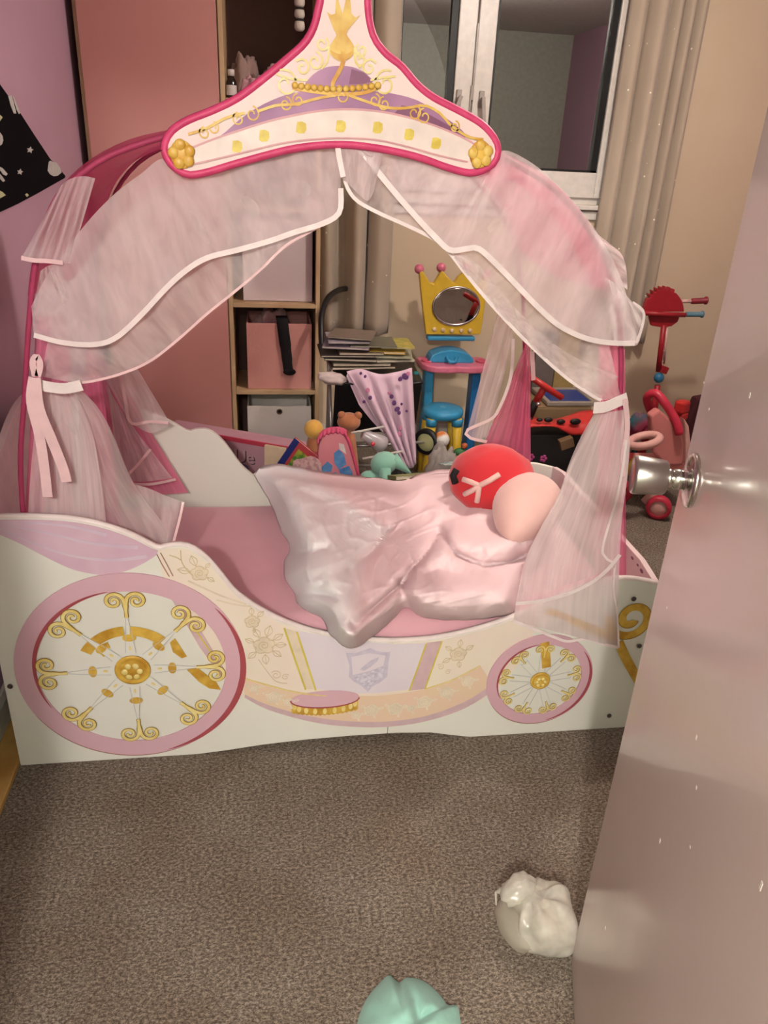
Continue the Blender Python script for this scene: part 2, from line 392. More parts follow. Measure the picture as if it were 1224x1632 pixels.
# pale rounded edging along the top of the front panel
part('edging', MB().tube([(x, YF+0.008, z) for x, z in topc], 0.0085, 6), M_edge, bed, smooth=True)
# end boards across the bed (profiles in Y,Z)
def end_board(name, X, prof, m):
    return part(name, MB().prism(prof, Matrix(((0,0,1,X),(1,0,0,0),(0,1,0,0),(0,0,0,1))), 0.016), m, bed, bevel=0.0015)
def arch_prof(z_side, z_mid, n=28):
    y0, y1 = YF+0.017, YK-0.017
    P = [(y0, 0.05)] + [(y0 + (y1-y0)*k/n, z_side + (z_mid-z_side)*math.sin(PI*k/n)**0.8) for k in range(n+1)] + [(y1, 0.05)]
    return P
M_hbd = mat('headboard_pale_pink', (226, 196, 200), 0.45)
end_board('headboard', BX0+0.012, arch_prof(0.66, 0.835), M_hbd)
M_fbd = mat('footboard_pale_pink', (238, 214, 214), 0.4, col2=(232, 204, 206), nscale=4)
ft = end_board('footboard', BX1-0.028, [(YF+0.017,0.05),(YF+0.017,0.47),(YF+0.10,0.485),(YK-0.10,0.485),(YK-0.017,0.47),(YK-0.017,0.05)], M_fbd)
M_pr = mat('print_mauve', (150, 96, 116), 0.6)
for (y, z, s) in ((1.66,.462,.010),(1.685,.466,.006),(1.72,.468,.008),(1.80,.450,.012),(1.82,.455,.008),(1.86,.462,.010),(1.90,.452,.007)):
    part('printed_mark', MB().prism([(s*math.cos(a), .55*s*math.sin(a)) for a in [k*PI/4 for k in range(8)]], Matrix(((0,0,-1,BX1-0.0282),(1,0,0,y),(0,1,0,z),(0,0,0,1))), 0.0004), M_pr, ft)
# slatted base
M_slat = mat('slat_wood', (205, 180, 140), 0.6)
for k in range(12):
    part('slat', MB().box((BX0+0.10+k*0.13, (YF+YK)/2, 0.185), (0.07, YK-YF-0.034, 0.018)), M_slat, bed)

# -- printed artwork on the front panel, thin inlays stacked in front of the board
LAY = 0.0005
def inlay(name, poly, layer, m, parent=None, d=0.0006):
    return part(name, MB().prism(poly, yz_plane(YF-0.0006-layer*LAY), d), m, parent or bed)
def stroke_poly(P, wd, n=None):
    P = [Vector((x, y)) for x, y in (curve2(P, n) if n else P)]
    L_, R_ = [], []
    m = len(P); ws = wd if isinstance(wd, (list, tuple)) else [wd]*m
    if len(ws) != m: ws = [ws[0] + (ws[-1]-ws[0])*i/(m-1) for i in range(m)]
    for i in range(m):
        t = (P[min(i+1,m-1)] - P[max(i-1,0)]); t = t.normalized() if t.length > 1e-9 else Vector((1,0))
        nn = Vector((-t.y, t.x))*ws[i]/2
        L_.append(P[i]+nn); R_.append(P[i]-nn)
    return L_, R_
SJ = [0]
def stroke_mb(b, P, wd, layer, n=None, plane=None):
    """flat ribbon built of quads (safe for spirals)"""
    L_, R_ = stroke_poly(P, wd, n); Mx = plane if plane is not None else yz_plane(YF-0.0006-layer*LAY)
    SJ[0] += 1; Mx = Mx @ Matrix.Translation((0, 0, -(SJ[0] % 4)*0.00011))
    vs_ = [Mx @ Vector((q.x, q.y, 0)) for q in L_] + [Mx @ Vector((q.x, q.y, 0)) for q in R_]
    m = len(L_)
    return b.add(vs_, [(i, i+1, m+i+1, m+i) for i in range(m-1)])
def strokes(name, Ps, wd, layer, m, parent=None, n=None, solid=0.0005):
    b = MB()
    for P in Ps: stroke_mb(b, P, wd, layer, n)
    return part(name, b, m, parent or bed, solid=solid)
def circ(cx, cy, rx, ry=None, n=40, a0=0, a1=2*PI, rot=0):
    ry = ry or rx; out = []
    for k in range(n):
        a = a0 + (a1-a0)*k/(n if a1-a0 >= 2*PI-1e-6 else n-1)
        x, y = rx*math.cos(a), ry*math.sin(a)
        out.append((cx + x*math.cos(rot)-y*math.sin(rot), cy + x*math.sin(rot)+y*math.cos(rot)))
    return out
def PXL(*pts): return [XZ(*q) for q in pts]
def spiral(cx, cy, r0, r1, a0, turns, n=28):
    return [(cx + (r0+(r1-r0)*k/(n-1))*math.cos(a0+2*PI*turns*k/(n-1)), cy + (r0+(r1-r0)*k/(n-1))*math.sin(a0+2*PI*turns*k/(n-1))) for k in range(n)]
P_cream = mat('print_cream', (241, 228, 208), 0.4, col2=(240, 218, 206), nscale=7)
P_lilac = mat('print_lilac', (226, 204, 214), 0.4, col2=(208, 180, 200), nscale=14)
P_mid = mat('print_pale_lilac', (232, 220, 226), 0.4, col2=(228, 212, 222), nscale=5)
P_tan = mat('print_tan', (232, 206, 172), 0.4, col2=(236, 200, 180), nscale=10)
P_rim = mat('print_bowl_rim', (218, 184, 190), 0.4)
P_pink = mat('print_wheel_pink', (222, 180, 192), 0.4, col2=(216, 170, 182), nscale=3)
P_red = mat('print_wheel_shadow_red', (176, 82, 88), 0.4)
P_yel = mat('print_yellow', (226, 204, 92), 0.4)
P_rose = mat('print_rose_line', (222, 198, 156), 0.4)
P_rosel = mat('print_rose_line_pale', (246, 230, 208), 0.4)
P_rosef = mat('print_rose_fill', (238, 218, 194), 0.4)
P_gold = mat('print_gold', (226, 186, 84), 0.35, col2=(188, 138, 46), nscale=26, nmix=0.35)
P_goldl = mat('print_gold_light', (242, 224, 158), 0.35, col2=(224, 196, 108), nscale=40)
P_golde = mat('print_gold_dark_line', (168, 128, 52), 0.4)
P_spoke = mat('print_spoke_grey', (206, 202, 204), 0.4)
P_brown = mat('print_brown_line', (172, 120, 104), 0.4)
P_purp = mat('print_emblem_lilac', (214, 202, 216), 0.4, col2=(200, 186, 204), nscale=60)
P_purp2 = mat('print_emblem_dark', (192, 178, 196), 0.4, col2=(226, 218, 228), nscale=120, nmix=0.3)
P_sw = mat('print_swag_pink', (228, 196, 208), 0.4, col2=(206, 164, 186), nscale=9)

# draped swag at the tall end
def inner_top(x0, x1, drop, n=24):
    out = []
    for k in range(n+1):
        x = x0 + (x1-x0)*k/n
        for a, c in zip(topc, topc[1:]):
            if a[0] <= x <= c[0]:
                out.append((x, a[1] + (c[1]-a[1])*(x-a[0])/max(1e-9, c[0]-a[0]) - drop)); break
    return out
xv = XZ(252, 876)[0]
swag = inlay('printed_swag', inner_top(BX0+0.002, xv, 0.003) + curve2(PXL((250,884),(228,898),(200,910),(170,916),(140,913),(110,905),(70,886),(30,865),(0,852)), 22) + [(BX0+0.002, XZ(0,846)[1])], 1, P_sw)
strokes('printed_swag_fold', [curve2(PXL((0,842),(60,868),(120,886),(180,892),(235,886)), 16), curve2(PXL((10,836),(80,850),(150,866),(220,872)), 14), curve2(PXL((40,832),(110,838),(170,852)), 12)], [0.002, 0.010], 2, P_lilac, swag)
# carriage body
BOWL = PXL((390,1112),(430,1132),(500,1151),(560,1158),(620,1158),(680,1149),(740,1129),(790,1098),(830,1050),(860,985))
body_poly = inner_top(xv, XZ(860,968)[0], 0.003, 40) + [(q[0], q[1]) for q in curve2(BOWL, 40)[::-1]] + PXL((365,1090),(330,1052),(300,1002),(275,952),(258,912))
body = inlay('printed_carriage_body', body_poly, 1, P_cream)
mid = inlay('printed_centre_panel', PXL((470,1003),(500,1010),(540,1018),(590,1023),(629,1026),(678,1024),(652,1098),(600,1104),(560,1105),(503,1097)), 2, P_mid, body)
up = curve2(PXL((388,1078),(420,1090),(470,1101),(520,1107),(570,1109),(620,1107),(670,1099),(720,1083),(765,1060)), 30)
lo = curve2(PXL((390,1106),(430,1124),(500,1142),(560,1149),(620,1149),(680,1140),(740,1118),(785,1090)), 30)
inlay('printed_rose_band', up + lo[::-1], 2, P_tan, body)
bl = curve2(BOWL[:8], 30)
inlay('printed_bowl_rim', lo + [(q[0], q[1]+0.001) for q in bl[::-1]], 2, P_rim, body)
inlay('printed_pink_strip', PXL((680,1024),(703,1021),(676,1097),(654,1100)), 3, P_rim, body)
inlay('printed_pink_strip', PXL((455,1001),(474,1006),(500,1098),(487,1097)), 3, P_rosef, body)
strokes('printed_yellow_line', [PXL((453,1000),(470,1050),(487,1098)), PXL((473,1006),(488,1052),(503,1099))], 0.0045, 4, P_yel, body)
strokes('printed_yellow_line', [PXL((679,1025),(666,1062),(652,1100)), PXL((704,1021),(690,1060),(677,1097))], 0.004, 4, P_yel, body)
strokes('printed_tan_line', [curve2(PXL((388,1080),(470,1102),(520,1108)), 14)], 0.0035, 4, P_goldl, body)
strokes('printed_tan_line', [curve2(PXL((677,1097),(720,1083),(765,1060)), 10)], 0.0035, 4, P_goldl, body)
# brown and pink lines that cross into the big wheel
inlay('printed_pink_strip', PXL((274,955),(290,955),(365,1078),(352,1078),(318,1030)), 3, P_rim, body)
strokes('printed_brown_line', [PXL((250,882),(258,898),(270,918)), PXL((256,880),(266,898),(276,917))], 0.0022, 4, P_brown, body)
strokes('printed_yellow_line', [PXL((300,985),(322,1018),(345,1050))], 0.0035, 4, P_yel, body)
strokes('printed_pale_arc', [curve2(PXL((300,925),(350,948),(392,962)), 10), curve2(PXL((345,955),(370,962),(400,966)), 8)], 0.004, 3, P_rosef, body)

def rose(px, py, r, leaves=(), ml=None):
    ml = ml or P_rose
    cx, cz = XZ(px, py)
    b = MB(); b.cur = 0
    b.prism(circ(cx, cz, r, r*0.92, 18), yz_plane(YF-0.0006-3*LAY), 0.0004)
    o = part('printed_rose', b, P_rosef, body)
    S = [spiral(cx, cz, r*0.10, r*0.55, 0.6, 1.6, 26)]
    for k in range(5):
        a = 2*PI*k/5 + 0.3; S.append(circ(cx + 0.55*r*math.cos(a), cz + 0.55*r*math.sin(a), r*0.48, r*0.42, 12, a-1.5, a+1.5))
    strokes('printed_rose_lines', S, 0.0015, 4, ml, o)
    for a, ln in leaves:
        ex, ez = cx + math.cos(a)*r*1.0, cz + math.sin(a)*r*1.0
        tx, tz = cx + math.cos(a)*(r+ln), cz + math.sin(a)*(r+ln)
        nx, nz = -math.sin(a)*ln*0.28, math.cos(a)*ln*0.28
        lp = curve2([(ex,ez),((ex+tx)/2+nx,(ez+tz)/2+nz),(tx,tz)], 8) + curve2([(tx,tz),((ex+tx)/2-nx,(ez+tz)/2-nz),(ex,ez)], 8)
        strokes('printed_leaf', [lp, [(ex,ez),(tx,tz)]], 0.0014, 4, ml, o)
rose(318, 913, 0.020, ((1.9,.03),(2.9,.03),(-0.6,.02),(0.8,.016)))
strokes('printed_stem', [curve2(PXL((288,876),(290,895),(300,910),(306,915)), 10), curve2(PXL((270,884),(282,888),(290,893)), 8)], 0.0022, 4, P_rose, body)
rose(421, 1028, 0.026, ((0.6,.03),(1.3,.034),(2.0,.03),(2.7,.024),(-2.4,.028),(-1.5,.03),(-0.7,.028),(0.0,.028)))
rose(402, 990, 0.018, ((0.8,.022),(1.6,.022),(-1.4,.014)))
strokes('printed_curl', [spiral(*XZ(440,1075), 0.003, 0.014, 0, 1.4), spiral(*XZ(455,1078), 0.002, 0.010, 2.5, -1.3), curve2(PXL((412,1050),(425,1068),(440,1085),(458,1088)), 12)], 0.0013, 4, P_rose, body)
rose(730, 1042, 0.022, ((0.6,.024),(1.5,.024),(2.5,.022),(-2.6,.024),(-1.4,.02)))
strokes('printed_curl', [spiral(*XZ(702,1062), 0.002, 0.010, 0, 1.4), spiral(*XZ(714,1070), 0.002, 0.008, 2.5, -1.3)], 0.0013, 4, P_rose, body)
for (px, py, r) in ((405,1096,.013),(436,1110,.018),(460,1118,.013),(592,1131,.019),(630,1129,.020),(676,1118,.020),(712,1103,.019),(745,1085,.017),(568,1139,.012),(655,1128,.011)):
    rose(px, py, r, ((0.2,.014),(2.6,.014),(-1.2,.010)), P_rosel)
# shield emblem
sh = inlay('printed_shield', PXL((551,1040),(568,1040),(580,1036),(590,1032),(600,1037),(612,1039),(622,1038),(619,1055),(617,1078),(604,1088),(594,1093),(586,1102),(577,1093),(563,1085),(556,1078),(557,1060)), 3, P_purp, body)
inlay('printed_shield_field', PXL((560,1046),(588,1040),(614,1044),(611,1060),(590,1068),(562,1075)), 4, P_mid, sh)
inlay('printed_shield_sparkle', PXL((562,1077),(590,1070),(612,1060),(610,1078),(596,1088),(586,1096),(574,1088)), 4, P_purp2, sh)
inlay('printed_slipper', PXL((573,1066),(590,1052),(604,1046),(601,1053),(590,1062),(580,1068)), 5, P_purp, sh)
# carriage step: a pink cushion on a gold fringe
sx, sz = XZ(518, 1113)
step = inlay('printed_step', circ(sx, sz, 0.088, 0.026, 40, rot=0.02), 4, P_pink, body)
fz = [(sx-0.086+0.172*k/30, sz-0.020-0.031*math.sin(PI*(0.12+0.76*k/30))**0.5 - (0.003 if k % 2 else 0)) for k in range(31)]
inlay('printed_step_fringe', [(sx-0.086, sz-0.004)] + fz + [(sx+0.086, sz-0.002)] + [(sx+0.086*math.cos(a), sz-0.004-0.024*math.sin(a)) for a in [PI*k/20 for k in range(21)]], 3, P_gold, step)
strokes('printed_step_edge', [[(sx+0.088*math.cos(a), sz-0.0275*math.sin(a)) for a in [PI*k/30 for k in range(31)]]], 0.0035, 5, P_red, step)
b = MB()
for k in range(9):
    a = PI*(0.10+0.80*k/8); b.prism(circ(sx+0.082*math.cos(a), sz-0.012-0.028*math.sin(a), 0.0055, 0.010, 12), yz_plane(YF-0.0006-4*LAY), 0.0005)
part('printed_fringe_beads', b, P_goldl, step)

# -- wheels: raised rims with gold scrollwork
def scroll_mb(R, s, layer, rot, cx, cz, th=0.0095):
    """pair of outward curling spirals (radius s) on a stem, pointing outwards at angle rot"""
    b = MB(); ca, sa = math.cos(rot), math.sin(rot)
    def tr(P): return [(cx + (R+y)*ca - x*sa, cz + (R+y)*sa + x*ca) for x, y in P]
    stroke_mb(b, tr([(0, -2.0*s), (0, -1.2*s), (0, -0.5*s)]), [th*0.9, th*0.8, th*1.3], layer)
    for sg in (-1, 1):
        sp = [(sg*(s*1.12 + (1.0-0.86*k/27)*s*math.cos(PI - 2*PI*1.55*k/27)), (1.0-0.86*k/27)*s*math.sin(PI - 2*PI*1.55*k/27)) for k in range(28)]
        stroke_mb(b, tr([(0, -0.75*s), (sg*0.06*s, -0.35*s)] + sp), [th]*2 + [th*(1-0.4*k/27) for k in range(28)], layer)
    return b
def wheel(name, px, py, R, Ri, nsc, s, hubr, label, full=True):
    cx, cz = XZ(px, py)
    b = MB(); n = 72
    ro, ri = R, Ri
    prof = [(ri, 0.0), (ro, 0.0), (ro, 0.0036), (ri, 0.0036)]
    vs_ = []; fs_ = []
    for k in range(n):
        a = 2*PI*k/n
        for r, d in prof: vs_.append((cx + r*math.cos(a), YF-0.0003-d, cz + r*math.sin(a)))
    for k in range(n):
        for j in range(4):
            a = k*4+j; b2 = k*4+(j+1) % 4; c = ((k+1) % n)*4+(j+1) % 4; d = ((k+1) % n)*4+j
            fs_.append((a, b2, c, d))
    b.add(vs_, fs_)
    w_ = part(name, b, P_pink, bed); w_['label'] = label
    YW = YF-0.0003-0.0036
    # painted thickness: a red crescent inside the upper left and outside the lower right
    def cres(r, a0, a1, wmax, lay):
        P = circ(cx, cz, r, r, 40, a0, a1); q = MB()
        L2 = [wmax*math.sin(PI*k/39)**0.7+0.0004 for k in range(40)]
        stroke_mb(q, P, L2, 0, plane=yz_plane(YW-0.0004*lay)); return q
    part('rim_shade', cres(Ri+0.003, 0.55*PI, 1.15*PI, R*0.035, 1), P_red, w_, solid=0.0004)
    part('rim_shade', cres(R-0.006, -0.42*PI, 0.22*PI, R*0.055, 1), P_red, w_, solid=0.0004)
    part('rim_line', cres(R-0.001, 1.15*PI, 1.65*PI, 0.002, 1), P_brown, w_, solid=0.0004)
    for k in range(nsc):
        a = PI/2 + 2*PI*k/nsc
        part('scroll', scroll_mb(Ri-s*1.12, s, 10, a, cx, cz, s*0.34), P_goldl, w_, solid=0.0006)
        part('scroll_outline', scroll_mb(Ri-s*1.12, s, 8, a, cx, cz, s*0.52), P_golde, w_, solid=0.0003)
        ca, sa = math.cos(a), math.sin(a)
        def pt(r, t): return (cx + r*ca - t*sa, cz + r*sa + t*ca)
        if full:
            inlay('spoke', [pt(hubr, -.011), pt(hubr*2.4, -.010), pt(hubr*2.45, -.006), pt(Ri-s*3.0, -.0014), pt(Ri-s*3.0, .0014), pt(hubr*2.45, .006), pt(hubr*2.4, .010), pt(hubr, .011)], 7, M_board, w_)
            strokes('spoke_line', [[pt(hubr*1.2, -.012), pt(hubr*2.5, -.007), pt(Ri-s*3.0, -.0016)], [pt(hubr*1.2, .012), pt(hubr*2.5, .007), pt(Ri-s*3.0, .0016)]], 0.0012, 8, P_spoke, w_)
            c0 = pt(hubr*2.2, 0); inlay('spoke_cuff', circ(c0[0], c0[1], 0.0100, 0.0160, 16, rot=a), 8, P_gold, w_)
            c0 = pt(hubr*1.5, 0); inlay('spoke_bead', circ(c0[0], c0[1], 0.006, 0.003, 10, rot=a), 8, P_goldl, w_)
        else:
            inlay('spoke', [pt(hubr, -.007), pt(Ri-s*2.9, -.009), pt(Ri-s*2.9, .009), pt(hubr, .007)], 7, M_board, w_)
            strokes('spoke_line', [[pt(hubr, -.008), pt(Ri-s*2.4, -.010)], [pt(hubr, .008), pt(Ri-s*2.4, .010)]], 0.0010, 8, P_spoke, w_)
    Mh = Matrix(((1,0,0,cx),(0,0,-1,YF-0.004),(0,1,0,cz),(0,0,0,1)))
    h = part('hub', MB().lathe([(hubr,0),(hubr,0.002),(hubr*0.96,0.004),(hubr*0.80,0.0045),(hubr*0.74,0.003),(hubr*0.66,0.003),(hubr*0.45,0.007),(hubr*0.2,0.009),(0.001,0.0095)], 36, Mh), P_gold, w_, smooth=True)
    b = MB()
    for k in range(6):
        a = 2*PI*k/6; b.ellipsoid((cx+hubr*0.42*math.cos(a), YF-0.0115, cz+hubr*0.42*math.sin(a)), (hubr*0.2, 0.003, hubr*0.2), 10, 6)
    part('hub_petal', b, P_goldl, h, smooth=True)
    return w_, cx, cz
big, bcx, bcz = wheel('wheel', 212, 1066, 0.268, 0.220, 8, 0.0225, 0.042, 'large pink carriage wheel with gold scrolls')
for a0, a1, r in ((1.62,2.62,.112),(0.78,1.50,.112)):
    part('gold_arc', stroke_mb(MB(), circ(bcx-0.005, bcz, r, r, 20, a0, a1), 0.026, 6), P_gold, big, solid=0.0005)
inlay('gold_chip', PXL((271,1023),(279,1016),(298,1045),(290,1048),(276,1038)), 6, P_gold, big)
inlay('gold_chip', PXL((298,1066),(314,1062),(345,1086),(352,1098),(334,1096),(318,1086)), 6, P_gold, big)
inlay('gold_chip', PXL((149,1031),(172,1022),(176,1030),(166,1046)), 6, P_gold, big)
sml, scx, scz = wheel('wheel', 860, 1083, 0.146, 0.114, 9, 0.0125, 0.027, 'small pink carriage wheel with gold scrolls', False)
part('gold_arc', stroke_mb(MB(), PXL((867,1022),(869,1045),(870,1062)), 0.024, 9), P_gold, sml, solid=0.0005)
# C-scroll of gold at the driver's end
gx, gz = XZ(1006, 985)
gold = part('printed_gold_scroll', stroke_mb(MB(), spiral(gx, gz, 0.012, 0.062, -0.5, -1.45, 44), [0.022]*44, 5), P_gold, bed, solid=0.0006)
part('printed_gold_bar', stroke_mb(MB(), PXL((985,1022),(995,1045),(1010,1072),(1022,1092)), 0.026, 6), P_gold, gold, solid=0.0006)
part('printed_gold_arm', stroke_mb(MB(), curve2(PXL((985,1018),(960,1008),(930,996),(900,982),(870,972)), 14), [0.028, 0.016], 6), P_gold, gold, solid=0.0006)
strokes('printed_gold_line', [spiral(gx, gz, 0.022, 0.074, -0.5, -1.45, 44)], 0.002, 6, P_golde, gold)
# assembly bolts
M_bolt = mat('bolt_dark', (92, 84, 78), 0.35, 0.8)
for q in ((17,1092),(1009,953),(1018,1028),(970,1139)):
    x, z = XZ(*q); part('bolt', MB().lathe([(0.0065,0),(0.0065,0.002),(0.005,0.003),(0.003,0.003),(0.0028,0.0015),(0.0005,0.0015)], 16, Matrix(((1,0,0,x),(0,0,-1,YF-0.004),(0,1,0,z),(0,0,0,1)))), M_bolt, bed, smooth=True)

# ------------------------------------------------------------------ mattress
M_sheet = mat('sheet_dusky_pink', (228, 172, 182), 0.85, col2=(220, 160, 172), nscale=5, bump=0.25, bscale=14, sheen=0.2)
def mattress_mb():
    x0, x1, y0, y1 = BX0+0.034, BX1-0.034, YF+0.022, YK-0.022; zt, zb = 0.368, 0.196
    b = MB(); nx, ny = 70, 36
    def top(u, v):
        x = x0+(x1-x0)*u; y = y0+(y1-y0)*v
        e = min(u*(x1-x0), (1-u)*(x1-x0), v*(y1-y0), (1-v)*(y1-y0))
        dz = -0.050*max(0, 1-e/0.06)**2
        wv = 0.0045*noise.noise(Vector((x*4, y*9, 1.3))) + 0.006*math.exp(-((x-0.02-0.35*(y-1.9))/0.05)**2)*noise.noise(Vector((x*10, y*6, 4)))
        return (x, y, zt+dz+wv)
    b.grid(top, nx, ny)
    def ring(k): return [j for j in range(nx)] + [i*nx+nx-1 for i in range(1, ny)] + [(ny-1)*nx+j for j in range(nx-2, -1, -1)] + [i*nx for i in range(ny-2, 0, -1)]
    rg = ring(0); o = len(b.v)
    for i in rg:
        v = b.v[i]; b.v.append((v[0], v[1], zb))
    m = len(rg)
    for k in range(m): b.f.append([rg[k], rg[(k+1) % m], o+(k+1) % m, o+k]); b.mi.append(0)
    b.f.append([o+k for k in range(m)]); b.mi.append(0)
    return b
tag(obj('mattress', mattress_mb(), M_sheet, smooth=True), 'mattress in a dusky pink fitted sheet inside the carriage bed', 'mattress')

# ------------------------------------------------------------------ duvet
DUV = [(404,755),(416,744),(437,739),(470,743),(515,752),(560,757),(605,762),(640,766),(672,754),(705,748),(745,748),(790,756),(835,775),(868,808),(880,850),(868,893),(840,908),(832,945),(822,975),(790,984),(750,988),(705,988),(668,982),(648,968),(628,985),(600,1010),(562,1034),(535,1020),(522,1005),(512,985),(490,975),(472,960),(468,945),(455,925),(452,895),(461,872),(447,845),(436,815),(426,792),(413,773)]
def seg_d(p_, a, c):
    ab = c-a; t = max(0, min(1, (p_-a).dot(ab)/max(1e-9, ab.length_squared))); return (p_-(a+ab*t)).length
CREASES = [([(700,850),(680,878),(658,903),(640,930),(605,960),(565,995)], 0.046, 9), ([(640,930),(643,955),(660,982)], 0.040, 8), ([(707,858),(730,884),(771,901),(816,895),(850,880)], 0.036, 8), ([(620,843),(594,877),(557,907)], 0.026, 8), ([(452,895),(480,880),(520,872)], 0.018, 7), ([(470,955),(500,945),(530,950)], 0.018, 7), ([(560,757),(590,790),(640,810)], 0.010, 12), ([(675,915),(700,905),(735,915)], 0.010, 8), ([(470,745),(480,780),(520,800)], 0.008, 10), ([(760,790),(740,820),(700,835)], 0.010, 10)]
RIDGES = [([(450,765),(490,820),(520,880),(540,950),(550,1005)], 0.050, 42), ([(560,1005),(620,950),(680,890),(720,850)], 0.030, 26), ([(670,950),(740,940),(800,945)], 0.030, 30), ([(720,870),(790,870),(850,850)], 0.034, 26), ([(500,765),(600,785),(720,775),(800,790)], 0.030, 32)]
def np_dist(P, poly):
    """distance of every row of P to a polyline"""
    best = None
    for a, c in zip(poly, poly[1:]):
        a = np.array(a[:2], float); ab = np.array(c[:2], float)-a
        t = np.clip(((P-a) @ ab)/max(1e-9, ab @ ab), 0, 1)
        d = np.linalg.norm(P-(a+t[:, None]*ab), axis=1); best = d if best is None else np.minimum(best, d)
    return best
def duvet_mb():
    nr, n = 64, 200
    out2 = [Vector((q.x, q.y)) for q in catmull([(x, y, 0) for x, y in DUV+[DUV[0]]], n+1)][:-1]
    out2 = [q + Vector((math.sin(k*1.7)+math.sin(k*0.61), math.cos(k*1.3)))*0.5 for k, q in enumerate(out2)]
    c = Vector((630, 868))
    px_ = [c + (out2[k]-c)*(i/nr)**0.8 for i in range(nr+1) for k in range(n)]
    P = np.array([(q.x, q.y) for q in px_])
    rim = np_dist(P, [tuple(q) for q in out2+[out2[0]]]); rim[nr*n:] = 0
    h = 0.085*(1-np.exp(-rim/13.0)); kk = np.clip(rim/22.0, 0, 1)
    for Q, A, w_ in RIDGES: h += A*np.exp(-(np_dist(P, Q)/w_)**2)*kk
    for Q, A, w_ in CREASES: h -= A*np.exp(-np_dist(P, Q)/w_)*kk
    for m_, q in enumerate(px_):
        x, y = q.x, q.y
        wv = noise.noise(Vector((x/30, y/44, 0)))
        r1 = 0.12-abs(noise.noise(Vector((x/40+y/90, y/70-x/120, 11)))); r2 = 0.12-abs(noise.noise(Vector((x/70, y/26+x/80, 21)))); r3 = 0.10-abs(noise.noise(Vector((x/22+y/40, y/38-x/60, 31))))
        h[m_] += kk[m_]*(0.008*wv + 0.030*max(0, r1) + 0.030*max(0, r2) + 0.010*max(0, r3))
    def pos(P2, hh):
        q = atz(P2.x, P2.y, 0.366+hh)
        # at the far side it piles up against the back panel
        if q.y > 2.12: q = at(P2.x, P2.y, 2.12 + 0.21*math.tanh((q.y-2.12)/0.26))
        return q
    vs_ = [pos(q, h[m_]) for m_, q in enumerate(px_)]
    b = MB(); fs_ = []
    for i in range(nr):
        for k in range(n):
            a = i*n+k; d = i*n+(k+1) % n; fs_.append((a, d, d+n, a+n))
    b.add(vs_, fs_)
    # underside: rim pulled down and inwards
    o = len(b.v)
    for k in range(n):
        q = vs_[nr*n+k]; cc = atz(c.x, c.y, 0.366); b.v.append((q.x+(cc.x-q.x)*0.06, q.y+(cc.y-q.y)*0.06, q.z-0.006))
    for k in range(n): b.f.append([nr*n+k, nr*n+(k+1) % n, o+(k+1) % n, o+k]); b.mi.append(0)
    # white side / pink side
    line = [(478,742),(520,775),(560,805),(618,843),(598,868),(574,893),(566,930),(564,970),(556,1034)]
    def white_f(P2):
        y = min(max(P2.y, 742.5), 1033.5)
        for a, q in zip(line, line[1:]):
            lo_, hi_ = min(a[1], q[1]), max(a[1], q[1])
            if lo_ <= y <= hi_: return min(1, max(0, 0.5 - (P2.x - (a[0] + (q[0]-a[0])*(y-a[1])/max(1e-6, q[1]-a[1])))/30.0))
        return 0.0
    def white(P2):
        y = P2.y
        for a, q in zip(line, line[1:]):
            lo_, hi_ = min(a[1], q[1]), max(a[1], q[1])
            if lo_ <= y <= hi_: return P2.x < a[0] + (q[0]-a[0])*(y-a[1])/max(1e-6, q[1]-a[1])
        return False
    for fi, f in enumerate(b.f):
        P2 = px_[f[0]] if f[0] < len(px_) else px_[f[1]]
        b.mi[fi] = 0
    b.side = [white_f(P2) for P2 in px_] + [white_f(px_[nr*n+k]) for k in range(n)]
    return b
M_dpink = mat('duvet_pale_pink', (250, 222, 224), 0.95, col2=(246, 214, 217), nscale=6, bump=0.10, bscale=16, spec=0.1)
_db = duvet_mb(); _do = tag(obj('duvet', _db, M_dpink, smooth=True), 'crumpled pale pink and white duvet lying on the pink sheet', 'duvet')
_at = _do.data.attributes.new('side', 'FLOAT', 'POINT'); _at.data.foreach_set('value', _db.side)
_nt = M_dpink.node_tree; _an = _nt.nodes.new('ShaderNodeAttribute'); _an.attribute_name = 'side'
_mx = _nt.nodes.new('ShaderNodeMix'); _mx.data_type = 'RGBA'; _mx.inputs['B'].default_value = lin((250, 243, 243))
_old = _nt.nodes['Principled BSDF'].inputs['Base Color'].links[0].from_socket
_nt.links.new(_an.outputs['Fac'], _mx.inputs['Factor']); _nt.links.new(_old, _mx.inputs['A']); _nt.links.new(_mx.outputs['Result'], _nt.nodes['Principled BSDF'].inputs['Base Color'])

# ------------------------------------------------------------------ plush cushion (plain, two coloured)
pl = thing('plush_cushion', 'round red and pale pink plush cushion lying on the duvet', 'plush cushion', (0.74, 2.12, 0.42))
M_red = mat('plush_red', (214, 48, 56), 0.9, col2=(204, 40, 50), nscale=12, sheen=0.3)
M_ppink = mat('plush_pale_pink', (238, 196, 186), 0.9, col2=(230, 186, 178), nscale=9, sheen=0.3)
rc = Vector((0.690, 2.150, 0.520))
Rr = rotz(-0.3) @ rotx(0.2)
part('body', MB().ellipsoid(rc, (0.135, 0.125, 0.105), 32, 20, Rr, 0.05, 9, 2.0), M_red, pl, smooth=True)
hc = Vector((0.742, 1.965, 0.505))
def head_fn():
    b = MB()
    def fn(u, v):
        a = 2*PI*u; bb = PI*(v-0.5)
        q = Vector((math.cos(bb)*math.cos(a), math.cos(bb)*math.sin(a), math.sin(bb)))
        k = 0.5-0.5*q.y                       # 0 at the far end, 1 at the near end
        wd_ = 0.122*(1-0.52*k**1.4)
        q = Vector((q.x*wd_, q.y*0.185, q.z*0.098*(1-0.40*k**1.3) - 0.012*k))
        return hc + rotz(-0.50) @ q
    return b.grid(fn, 32, 22, True)
